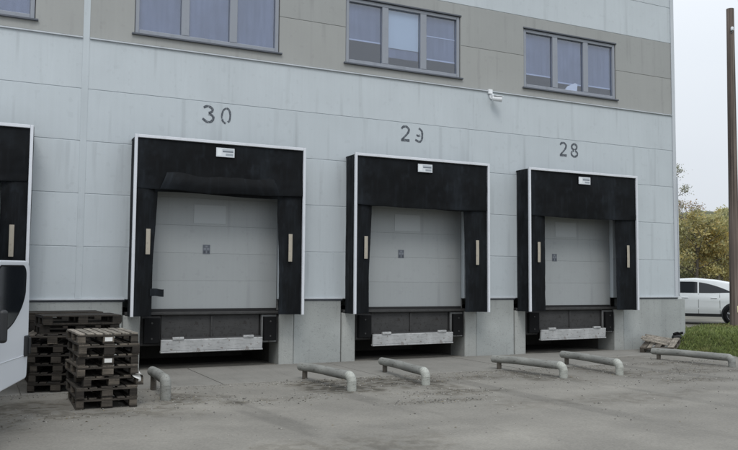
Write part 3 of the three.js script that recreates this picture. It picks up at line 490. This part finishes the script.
{ // loose boards and a dark bundle by the broken pallet
  for (let i = 0; i < 5; i++) { const R = rng(710 + i), b = single('loose_board', chamferBox(0.09 + R() * 0.03, 0.022, 0.62 + R() * 0.25, 0.003, R() * 3, R() * 3), paleWoodMats[i % 3], `pale grey loose board on the broken pallet, ${['leftmost', 'second from the left', 'middle one', 'second from the right', 'rightmost'][i]} of five`, 'board', 'loose boards on the broken pallet'); b.position.set(15.40 + i * 0.16, 0.262 + i * 0.017, 0.86 - i * 0.10); b.rotation.set(0.20 + R() * 0.06, 0.62 + R() * 0.2, 0.06); }
  const g = new THREE.SphereGeometry(0.2, 28, 18), p = g.attributes.position; for (let i = 0; i < p.count; i++) { const v = V().fromBufferAttribute(p, i), n = fbm(v.x * 9 + 50, v.y * 9 + v.z * 7 + 50, 512, 241, 4); v.multiplyScalar(0.65 + 0.7 * n); p.setXYZ(i, v.x * 1.25, v.y * 0.6, v.z * 0.8); } g.computeVertexNormals();
  const s = single('dark_bundle', g, std({ color: lin(0.02, 0.022, 0.022), roughness: 0.8 }), 'crumpled black bundle lying on the grass by the warehouse corner', 'bundle'); s.position.set(16.60, 0.33, 0.42); s.scale.setScalar(0.6);
  const g2 = tube([V(-0.2, 0, 0), V(-0.05, 0.05, 0.05), V(0.1, 0.01, -0.02), V(0.24, 0.05, 0.03)], 0.045, 14, 8); const s2 = single('bent_pipe_piece', g2, rubberMat, 'short bent black hose piece lying on the bundle by the corner', 'hose'); s2.position.set(16.62, 0.405, 0.44); s2.scale.setScalar(0.7);
}

// ---------------------------------------------------------------- van with its door open, mostly left of the frame
{
  const t = thing('van', 'white van with unseen box body cut off by the left edge with its front door open', 'van', [-0.95, 0, 4.15]);
  // side outline: local z forward, extruded across x
  const pr = [[0.42, 0.45], [0.40, 2.15], [0.5, 2.32], [0.85, 2.35], [1.2, 2.22], [1.95, 1.45], [2.75, 1.12], [3.02, 0.85], [3.05, 0.42], [2.7, 0.36], [0.5, 0.36]];
  const sh = new THREE.Shape(pr.map(q => new THREE.Vector2(q[0], q[1])));
  const g = new THREE.ExtrudeGeometry(sh, { depth: 1.78, bevelEnabled: true, bevelSize: 0.1, bevelThickness: 0.1, bevelOffset: -0.1, bevelSegments: 4 }); g.rotateY(-Math.PI / 2); g.translate(0.89, 0, 0);
  part('body', g, vanPaint, t);
  part('unseen_box_body', new RoundedBoxGeometry(2.16, 2.5, 3.75, 2, 0.03), vanPaint, t, [0, 2.2, -1.53]);  // unseen box, made tall to shade the ground beside it
  for (const q of [-1, 1]) part('chassis_rail', cbox(q * 0.45 - 0.05, q * 0.45 + 0.05, 0.62, 0.94, -3.3, 0.6, 0.01), blackPlastic, t);
  part('side_guard', cbox(0.93, 0.98, 0.45, 0.85, -1.3, 0.3, 0.01), blackPlastic, t);
  part('door_opening', cbox(0.985, 0.992, 0.55, 1.9, 1.0, 2.0, 0.002), blackPlastic, t);
  part('windscreen', (() => { const q = chamferBox(1.66, 0.98, 0.012, 0.004); return q; })(), darkGlass, t, [0, 1.86, 1.60], [-0.80, 0, 0]);
  part('bumper', new RoundedBoxGeometry(1.94, 0.32, 0.22, 3, 0.06), blackPlastic, t, [0, 0.52, 3.03]);
  part('grille', chamferBox(0.9, 0.16, 0.03, 0.01), blackPlastic, t, [0, 0.86, 3.02]);
  for (const s of [-1, 1]) part('headlight', new RoundedBoxGeometry(0.32, 0.24, 0.12, 3, 0.05), lampClear, t, [s * 0.78, 0.98, 2.86]);
  const wheel = (x, z) => { const w = part('wheel', (() => { const q = new THREE.TorusGeometry(0.255, 0.085, 12, 28); q.scale(1, 1, 1.25); q.rotateY(Math.PI / 2); return q; })(), rubberMat, t, [x, 0.34, z]); part('rim', (() => { const q = new THREE.CylinderGeometry(0.2, 0.2, 0.14, 24); q.rotateZ(Math.PI / 2); return q; })(), rimMat, w); };
  for (const x of [-0.86, 0.86]) for (const z of [-1.9, 1.95]) wheel(x, z);
  // open door: hinge at the front, rear edge swung out to the right of the picture
  const hx = 0.985, hz = 2.20, ang = Math.atan2(0.913, 0.405);
  const ds = new THREE.Shape(); ds.moveTo(0, 0.45); ds.lineTo(1.17, 0.555); ds.quadraticCurveTo(1.225, 0.56, 1.23, 0.62); ds.lineTo(1.25, 0.95); ds.lineTo(1.225, 1.82); ds.quadraticCurveTo(1.21, 1.965, 1.08, 1.972); ds.lineTo(0.36, 1.962); ds.quadraticCurveTo(0.22, 1.95, 0.13, 1.72); ds.lineTo(0, 1.25); ds.closePath();
  const dg = new THREE.ExtrudeGeometry(ds, { depth: 0.05, bevelEnabled: true, bevelSize: 0.02, bevelThickness: 0.02, bevelOffset: -0.02, bevelSegments: 3, curveSegments: 10 });
  const d = part('front_door', dg, vanPaint, t, [hx, 0, hz], [0, ang + 0.0, 0]); d.userData.label = 'open front door with dark window and black handle';
  d.rotation.y = ang;
  const ws = new THREE.Shape(); ws.moveTo(0.10, 1.12); ws.lineTo(0.40, 1.15); ws.quadraticCurveTo(0.68, 1.19, 0.82, 1.30); ws.quadraticCurveTo(1.03, 1.44, 1.07, 1.60); ws.lineTo(1.075, 1.80); ws.quadraticCurveTo(1.065, 1.905, 0.97, 1.908); ws.lineTo(0.38, 1.90); ws.quadraticCurveTo(0.28, 1.88, 0.21, 1.70); ws.closePath();
  part('window', new THREE.ExtrudeGeometry(ws, { depth: 0.006, bevelEnabled: true, bevelSize: 0.004, bevelThickness: 0.003, bevelSegments: 1, curveSegments: 10 }), darkGlass, d, [0, 0, 0.0705]);
  { const o = ws.getPoints(8).map(q => V(q.x, q.y, 0)); part('window_seal', new THREE.TubeGeometry(new THREE.CatmullRomCurve3(o, true, 'catmullrom', 0.1), 120, 0.011, 6, true), rubberMat, d, [0, 0, 0.073]); }
  part('crease', tube([V(0.03, 0.79, 0), V(0.6, 0.82, 0.003), V(1.2, 0.84, 0)], 0.006, 20, 6), vanPaint, d, [0, 0, 0.0695]);
  const hd = part('handle', new RoundedBoxGeometry(0.13, 0.25, 0.03, 3, 0.014), blackPlastic, d, [1.165, 0.95, 0.08]);
  part('handle_grip', new RoundedBoxGeometry(0.045, 0.2, 0.03, 3, 0.012), blackPlastic, hd, [0.03, 0, 0.02]);
  const mr = part('mirror', new RoundedBoxGeometry(0.17, 0.36, 0.10, 4, 0.04), blackPlastic, d, [0.185, 1.24, 0.165], [0, 0.9, 0]);
  part('mirror_arm', tube([V(-0.02, -0.1, 0), V(-0.03, -0.12, -0.12), V(-0.05, -0.13, -0.25)], 0.03, 8, 8), blackPlastic, mr);
}

// ---------------------------------------------------------------- white car beyond the corner
{
  const t = thing('car', 'white estate car parked beyond the warehouse corner behind the wooden pole', 'car', [22.40, 0.348, -4.34], 0);
  // local x: forward, local z: to its left side
  const curve = (tab, x) => { for (let i = 0; i + 1 < tab.length; i++) if (x <= tab[i + 1][0]) { const [a, b] = [tab[i], tab[i + 1]], u = clamp((x - a[0]) / (b[0] - a[0]), 0, 1); const s = u * u * (3 - 2 * u); return lerp(a[1], b[1], lerp(u, s, 0.35)); } return tab[tab.length - 1][1]; };
  const top = [[-2.3, 0.92], [-2.2, 1.06], [-2.0, 1.2], [-1.75, 1.33], [-1.35, 1.43], [-0.8, 1.52], [-0.2, 1.57], [0.4, 1.54], [0.75, 1.42], [1.35, 1.06], [2.0, 0.93], [2.25, 0.78], [2.33, 0.62]], bot = [[-2.3, 0.52], [-2.1, 0.34], [-1, 0.27], [1, 0.27], [2.1, 0.3], [2.33, 0.45]], hw = [[-2.3, 0.66], [-2.1, 0.82], [-1.4, 0.90], [0, 0.92], [1.2, 0.90], [2.0, 0.80], [2.33, 0.58]];
  const belt = 0.98;
  const side = (x, y) => { const W = curve(hw, x); const yy = y; const lo = 0.06 * sstep(0.55, 0.28, yy), up = Math.max(0, yy - belt) * 0.34, crease = 0.012 * Math.exp(-Math.pow((yy - 0.86) / 0.05, 2)); return W - lo - up - 0.02 * sstep(0.8, 1.0, yy) + crease; };
  const n = 64, m = 22, pos = [], idx = [];
  for (let i = 0; i <= n; i++) { const x = lerp(-2.3, 2.33, i / n), T = curve(top, x), B = curve(bot, x), ring = [[0, B]]; for (let k = 0; k <= 14; k++) { const y = lerp(B, T - 0.07, k / 14); ring.push([side(x, y), y]); } const z0 = side(x, T - 0.07); for (const [f, dy] of [[0.97, 0.035], [0.9, 0.055], [0.75, 0.066], [0.4, 0.070], [0, 0.072]]) ring.push([z0 * f, T - 0.07 + dy]); const full = [...ring, ...ring.slice(1, -1).reverse().map(q => [-q[0], q[1]])]; full.forEach(q => pos.push(x, q[1], q[0])); if (i) { const c = full.length; for (let k = 0; k < c; k++) { const a = (i - 1) * c + k, b = (i - 1) * c + (k + 1) % c; idx.push(a, a + c, b, b, a + c, b + c); } } if (i === 0 || i === n) { const c = full.length, o = i * c; for (let k = 1; k + 1 < c; k++) i ? idx.push(o, o + k + 1, o + k) : idx.push(o, o + k, o + k + 1); } }
  const g = new THREE.BufferGeometry(); g.setAttribute('position', new THREE.Float32BufferAttribute(pos, 3)); g.setIndex(idx); g.computeVertexNormals();
  part('body', g, carPaint, t);
  const patch = (x0, x1, lowf, highf, s, off = 0.006, nn = 20) => { const p = [], ix = []; for (let i = 0; i <= nn; i++) { const x = lerp(x0, x1, i / nn), a = lowf(x), b = highf(x); for (let k = 0; k <= 6; k++) { const y = lerp(a, b, k / 6); p.push(x, y, s * (side(x, y) + off)); } if (i) for (let k = 0; k < 6; k++) { const q = (i - 1) * 7 + k; s > 0 ? ix.push(q, q + 7, q + 1, q + 1, q + 7, q + 8) : ix.push(q, q + 1, q + 7, q + 1, q + 8, q + 7); } } const gg = new THREE.BufferGeometry(); gg.setAttribute('position', new THREE.Float32BufferAttribute(p, 3)); gg.setIndex(ix); gg.computeVertexNormals(); return gg; };
  const gl = x => 1.06 + 0.02 * sstep(-0.6, -1.4, x), gh = x => Math.min(curve(top, x) - 0.10, 1.44 - 0.34 * Math.pow(clamp((-x - 0.1) / 1.24, 0, 1), 1.8));
  for (const s of [-1, 1]) {
    part('side_window', patch(-1.33, -0.34, gl, x => Math.max(gl(x) + 0.004, gh(x)), s), darkGlass, t);
    part('side_window', patch(-0.29, 0.48, gl, gh, s), darkGlass, t);
    part('side_window', patch(0.53, 1.10, gl, x => Math.max(gl(x) + 0.004, gh(x)), s), darkGlass, t);
    part('sill', patch(-1.05, 1.0, x => curve(bot, x) + 0.0, x => curve(bot, x) + 0.10, s, 0.012), blackPlastic, t);
    for (const x of [-0.80, 0.10]) part('door_handle', new RoundedBoxGeometry(0.2, 0.03, 0.03, 2, 0.012), carPaint, t, [x, 0.90, s * (side(x, 0.9) + 0.015)]);
    for (const x of [-0.98, -0.32, 0.5]) part('door_gap', patch(x - 0.006, x + 0.006, () => 0.36, () => 1.04, s, 0.002, 2), blackPlastic, t);
    part('tail_light', new RoundedBoxGeometry(0.18, 0.16, 0.2, 3, 0.05), lampRed, t, [-2.14, 0.96, s * 0.68]); part('headlight', new RoundedBoxGeometry(0.3, 0.13, 0.22, 3, 0.05), lampClear, t, [2.1, 0.74, s * 0.64]);
    part('mirror', new RoundedBoxGeometry(0.12, 0.13, 0.2, 3, 0.04), carPaint, t, [0.95, 1.08, s * 0.99]);
    for (const x of [-1.40, 1.38]) {
      const zz = s * (side(x, 0.5) - 0.015);
      part('wheel_arch', (() => { const q = new THREE.CylinderGeometry(0.385, 0.385, 0.05, 32); q.rotateX(Math.PI / 2); return q; })(), blackPlastic, t, [x, 0.36, zz]);
      const w = part('wheel', (() => { const q = new THREE.TorusGeometry(0.265, 0.078, 12, 32); q.scale(1, 1, 1.2); return q; })(), rubberMat, t, [x, 0.345, zz + s * 0.0]);
      part('rim', (() => { const q = new THREE.CylinderGeometry(0.225, 0.225, 0.06, 28); q.rotateX(Math.PI / 2); return q; })(), blackPlastic, w, [0, 0, s * 0.02]);
      for (let k = 0; k < 5; k++) { const a = k / 5 * Math.PI * 2 + 0.3; part('spoke', chamferBox(0.05, 0.21, 0.02, 0.005), rimMat, w, [Math.cos(a) * 0.11, Math.sin(a) * 0.11, s * 0.056], [0, 0, a - Math.PI / 2]); }
      part('rim_edge', (() => { const q = new THREE.TorusGeometry(0.218, 0.014, 8, 32); return q; })(), rimMat, w, [0, 0, s * 0.052]);
    }
  }
  const rs = part('rear_window', (() => { const q = chamferBox(0.02, 0.36, 1.05, 0.004); return q; })(), darkGlass, t, [-1.955, 1.245, 0], [0, 0, -1.08]);
  part('windscreen', chamferBox(0.02, 0.66, 1.2, 0.004), darkGlass, t, [1.065, 1.25, 0], [0, 0, 1.02]);
  t.rotation.y = Math.PI - 0.887;   // faces away to the left of the picture
}

// ---------------------------------------------------------------- wooden utility pole
{
  const barkTex = texture(256, 512, (u, v) => { const g = fbm(u * 24, v * 4, [24, 4], 251, 4), b = fbm(u * 5, v * 9, [5, 9], 253, 4); const m = 0.8 + (g - 0.5) * 0.7 + (b - 0.5) * 0.4; return [m, m * 0.93, m * 0.88]; }, { repeat: [1, 1] });
  const poleMat = std({ color: lin(0.20, 0.188, 0.182), map: barkTex, roughness: 0.95 });
  const px = 20.76, pz = -1.15, t = thing('utility_pole', 'tall brown wooden utility pole standing on the grass at the right edge', 'pole', [px, bankHeight(px, pz) - 0.02, pz]);
  const H = 9.96, g = new THREE.CylinderGeometry(0.112, 0.155, H, 24, 30), p = g.attributes.position; for (let i = 0; i < p.count; i++) { const x = p.getX(i), y = p.getY(i), z = p.getZ(i), k = 1 + 0.05 * (fbm(Math.atan2(z, x) * 2 + 20, y * 1.2 + 30, 512, 257, 3) - 0.5); p.setX(i, x * k); p.setZ(i, z * k); } g.computeVertexNormals(); g.translate(0, H / 2, 0);
  part('shaft', g, poleMat, t); t.rotation.z = -0.010;
  const iso = part('insulator', new THREE.LatheGeometry([[0.001, 0], [0.04, 0], [0.055, 0.03], [0.035, 0.05], [0.05, 0.08], [0.03, 0.12], [0.001, 0.13]].map(q => new THREE.Vector2(...q)), 14), std({ color: lin(0.75, 0.77, 0.8), roughness: 0.25 }), t, [-0.08, 9.22, 0.13]);
  part('hook', tube([V(0, 0.02, 0), V(0, -0.05, 0), V(0, -0.06, -0.06)], 0.012, 8, 6), galvMat, iso);
  part('notice_plate', chamferBox(0.16, 0.2, 0.006, 0.002), std({ color: lin(0.75, 0.70, 0.42), roughness: 0.6 }), t, [0.0, 0.63, 0.158], [-0.05, -0.2, 0]);
}

// ---------------------------------------------------------------- trees beyond the car park
const trunkMat = std({ color: lin(0.12, 0.105, 0.09), roughness: 1 }), paleTrunkMat = std({ color: lin(0.24, 0.22, 0.19), roughness: 1 });
function leafMat(c) { return new THREE.MeshPhysicalMaterial({ color: lin(...c), roughness: 0.9, transmission: 0.55, thickness: 0, vertexColors: true, side: THREE.DoubleSide }); }
const leafMats = { olive: leafMat([0.42, 0.405, 0.19]), yellow: leafMat([0.54, 0.48, 0.20]), green: leafMat([0.27, 0.30, 0.16]), grey: leafMat([0.26, 0.28, 0.20]), brown: leafMat([0.32, 0.26, 0.19]) };
function tree(name, label, cat, pos, H, spread, m, bark, seed, { leaves = 5000, base = 0.25, leaf = 0.16, trunk = 0.16, sparse = 0 } = {}, group = 'trees beyond the car park') {
  const t = thing(name, label, cat, pos, 0, group), R = rng(seed), wood = [], tips = [];
  const limb = (a, b, r0, r1) => { const mid = a.clone().lerp(b, 0.5).add(V((R() - 0.5), (R() - 0.3), (R() - 0.5)).multiplyScalar(a.distanceTo(b) * 0.12)); const c = new THREE.CatmullRomCurve3([a, mid, b]), seg = 6, rad = 6, g = new THREE.TubeGeometry(c, seg, 1, rad, false), p = g.attributes.position; for (let i = 0; i <= seg; i++) { const o = c.getPointAt(i / seg), r = lerp(r0, r1, i / seg); for (let k = 0; k <= rad; k++) { const q = i * (rad + 1) + k; p.setXYZ(q, o.x + (p.getX(q) - o.x) * r, o.y + (p.getY(q) - o.y) * r, o.z + (p.getZ(q) - o.z) * r); } } g.computeVertexNormals(); wood.push(g); return c; };
  const tc = limb(V(0, -0.1, 0), V((R() - 0.5) * 0.6, H * 0.93, (R() - 0.5) * 0.6), trunk, 0.02);
  const nb = 15; for (let i = 0; i < nb; i++) { const f = base + (1 - base) * 0.95 * (i + R() * 0.6) / nb, a = i * 2.4 + R(), s = tc.getPointAt(Math.min(0.98, f)), prof = Math.sin(Math.PI * clamp(0.22 + 0.74 * (f - base) / (1 - base), 0, 1)), L = spread * (0.55 + 0.6 * R()) * (0.35 + 0.75 * prof); const e = s.clone().add(V(Math.cos(a) * L, L * (0.3 + 0.5 * R()), Math.sin(a) * L)); const c = limb(s, e, trunk * 0.36 * (1 - f * 0.6), 0.012); tips.push([c, L]); for (let k = 0; k < 3; k++) { const q = c.getPointAt(0.4 + 0.5 * R()), e2 = q.clone().add(V((R() - 0.5), 0.15 + R() * 0.6, (R() - 0.5)).multiplyScalar(L * 0.75)); tips.push([limb(q, e2, 0.018, 0.006), L * 0.5]); } }
  part('trunk', mergeGeometries(wood), bark, t);
  const pos3 = [], col = [], idx = [], clumps = []; for (const [c, L] of tips) for (let k = 0; k < 3; k++) clumps.push([c.getPointAt(0.35 + 0.65 * R()), (0.3 + 0.34 * R()) * (0.5 + L * 0.35), 0.75 + R() * 0.5, R()]);
  for (let i = 0; i < leaves * 1.35; i++) {
    const [c, r, tone, hue] = clumps[(R() * clumps.length) | 0], d = V(R() * 2 - 1, R() * 2 - 1, R() * 2 - 1); if (d.length() > 1) d.normalize().multiplyScalar(R()); const q = c.clone().add(d.multiply(V(r * 1.3, r * 0.9, r * 1.3)));
    const s = leaf * 0.58 * (0.5 + R() * 0.8), u = V(R() - 0.5, R() - 0.5, R() - 0.5).normalize(), w = V(R() - 0.5, R() - 0.5, R() - 0.5).cross(u).normalize(), k = pos3.length / 3;
    for (const [a, b] of [[-1, 0], [0, -0.45], [1, 0], [0, 0.45]]) pos3.push(q.x + u.x * a * s + w.x * b * s, q.y + u.y * a * s + w.y * b * s, q.z + u.z * a * s + w.z * b * s);
    const v = tone * (0.75 + 0.5 * R()), y = hue > 0.7 ? 1.35 : 1; for (let z = 0; z < 4; z++) col.push(v * y, v * (0.5 + 0.5 * y), v); idx.push(k, k + 1, k + 2, k, k + 2, k + 3);
  }
  const g = new THREE.BufferGeometry(); g.setAttribute('position', new THREE.Float32BufferAttribute(pos3, 3)); g.setAttribute('color', new THREE.Float32BufferAttribute(col, 3)); g.setIndex(idx); g.computeVertexNormals();
  part('crown', g, m, t); return t;
}
const GY = 0.345;
tree('birch_tree', 'tall sparse grey-green tree rising beside the warehouse corner', 'tree', [38.3, GY, -20.2], 9.4, 1.5, leafMats.grey, trunkMat, 901, { leaves: 1500, base: 0.45, leaf: 0.12, trunk: 0.12 });
tree('birch_tree', 'thin half-bare tree just right of the warehouse corner', 'tree', [40.0, GY, -20.6], 6.9, 1.7, leafMats.brown, paleTrunkMat, 902, { leaves: 1700, base: 0.3, leaf: 0.11, trunk: 0.09 });
tree('round_tree', 'olive autumn tree left in the row behind the white car', 'tree', [38.9, GY, -18.9], 5.4, 2.0, leafMats.olive, trunkMat, 903, { leaves: 6000, base: 0.3 });
tree('round_tree', 'yellowing autumn tree in the middle behind the white car', 'tree', [42.2, GY, -20.4], 5.3, 2.1, leafMats.yellow, trunkMat, 904, { leaves: 6500, base: 0.28 });
tree('round_tree', 'olive green tree half hidden by the wooden pole', 'tree', [44.4, GY, -20.2], 5.6, 2.2, leafMats.olive, trunkMat, 905, { leaves: 6500, base: 0.3 });
tree('round_tree', 'yellow-green tree low behind the car roof', 'tree', [40.6, GY, -18.6], 4.5, 1.6, leafMats.yellow, paleTrunkMat, 906, { leaves: 5000, base: 0.38 });
const far = [[52, -31, 7.3], [54.5, -31, 7.0], [57.4, -31, 8.2], [60.2, -31, 8.6], [50.2, -30.5, 7.2]];
far.forEach(([x, z, h], i) => tree('round_tree', ['dark green tree in the far row, second from the warehouse', 'dark green tree in the far row, above the middle of the car roof', 'tall dark green tree in the far row beside the pole', 'tall dark green tree in the far row hidden by the pole', 'dark green tree in the far row, nearest the warehouse'][i], 'tree', [x, GY - 0.3, z], h, 2.6, i % 2 ? leafMats.green : leafMats.olive, trunkMat, 920 + i, { leaves: 7000, base: 0.16, leaf: 0.2 }));
for (let i = 0; i < 9; i++) { const x = 36.5 + i * 1.25, z = -21.6 + (i % 3) * 0.5 - i * 0.12; tree('shrub', `dark undergrowth shrub behind the car, number ${['one', 'two', 'three', 'four', 'five', 'six', 'seven', 'eight', 'nine'][i]} from the warehouse`, 'shrub', [x, GY, z], 2.3 + 0.5 * hash(i, 3, 5), 1.25, i % 2 ? leafMats.brown : leafMats.green, trunkMat, 940 + i, { leaves: 2600, base: 0.06, leaf: 0.11, trunk: 0.05 }, 'undergrowth shrubs behind the car'); }
{ // low wooded rise in the distance
  const n = 80, pos = [], idx = []; for (let i = 0; i <= n; i++) for (let k = 0; k <= 12; k++) { const x = lerp(20, 260, i / n), u = k / 12; const ridge = 10 + 8 * sstep(60, 140, x) + 3.0 * fbm(x * 0.12 + 10, 4, 512, 261, 4); pos.push(x, -0.5 + ridge * sstep(0, 1, u) + (fbm(x * 0.7 + 9, u * 9 + 3, 512, 263, 4) - 0.5) * 2.4 * u, -70 - 60 * u); if (i && k) { const a = (i - 1) * 13 + k - 1; idx.push(a, a + 13, a + 1, a + 1, a + 13, a + 14); } }
  const g = new THREE.BufferGeometry(); g.setAttribute('position', new THREE.Float32BufferAttribute(pos, 3)); g.setIndex(idx); g.computeVertexNormals(); structure('hill', g, std({ color: lin(0.085, 0.09, 0.05), roughness: 1, side: THREE.DoubleSide }));
}

// ---------------------------------------------------------------- leaf litter and crumbs on the yard
{
  const R = rng(31), lg = new THREE.BufferGeometry(); lg.setAttribute('position', new THREE.Float32BufferAttribute([-0.5, 0, 0, 0, 0.12, -0.3, 0.5, 0.05, 0, 0, 0.1, 0.3], 3)); lg.setIndex([0, 2, 1, 0, 3, 2]); lg.computeVertexNormals();
  const N = 900, im = new THREE.InstancedMesh(lg, std({ color: 0xffffff, roughness: 0.9, side: THREE.DoubleSide }), N), M = new THREE.Matrix4(), C = new THREE.Color();
  for (let i = 0; i < N; i++) { const q = patches[(R() * 14) | 0]; let x = q[0] + (R() + R() - 1) * q[2] * 1.2, z = q[1] + (R() + R() - 1) * q[3] * 1.2; if (R() < 0.25) { x = R() * 15.6; z = 2.64 + R() * 0.12; } else if (R() < 0.2) { x = R() * 16; z = 2.8 + R() * 6; } if (z < 2.75 && x < 16.5) z = 2.7 + R() * 0.3; const s = 0.018 + R() * 0.03; M.compose(V(x, 0.004, z), new THREE.Quaternion().setFromEuler(new THREE.Euler((R() - 0.5) * 0.5, R() * 6.28, (R() - 0.5) * 0.5)), V(s, s, s)); im.setMatrixAt(i, M); const t = R(); im.setColorAt(i, C.setRGB(0.10 + t * 0.12, 0.085 + t * 0.10, 0.06 + t * 0.06)); }
  im.name = 'leaf_litter'; im.userData = { kind: 'stuff', label: 'dry leaves and crumbs scattered on the yard', category: 'leaves' }; fin(im); scene.add(im);
}

{ // grit: stone crumbs gathered along the apron edge and round the wheel guides
  const R = rng(37), g = new THREE.DodecahedronGeometry(0.5, 0), N = 5200, im = new THREE.InstancedMesh(g, std({ color: 0xffffff, roughness: 1 }), N), M = new THREE.Matrix4(), C = new THREE.Color();
  for (let i = 0; i < N; i++) { const q = patches[(R() * 13) | 0]; let x = q[0] + (R() + R() + R() - 1.5) * q[2] * 1.3, z = q[1] + (R() + R() + R() - 1.5) * q[3] * 1.3; if (R() < 0.3) { x = R() * 15.8; z = 2.66 + Math.pow(R(), 2) * 0.35; } if (R() < 0.15) { x = R() * 15.5; z = 3 + R() * 5; } let y = 0; if (z < 2.66) { if (R() < 0.5) z = 2.68 + R() * 0.5; else y = 0.016; } const s = 0.006 + Math.pow(R(), 3) * 0.026; M.compose(V(x, y + s * 0.2, z), new THREE.Quaternion().setFromEuler(new THREE.Euler(R() * 6, R() * 6, R() * 6)), V(s, s * 0.7, s)); im.setMatrixAt(i, M); const t = 0.12 + R() * 0.22; im.setColorAt(i, C.setRGB(t, t * 0.96, t * 0.88)); }
  im.name = 'grit'; im.userData = { kind: 'stuff', label: 'stone crumbs and grit scattered round the pipe wheel guides', category: 'grit' }; fin(im); scene.add(im);
}

renderer.render(scene, camera);
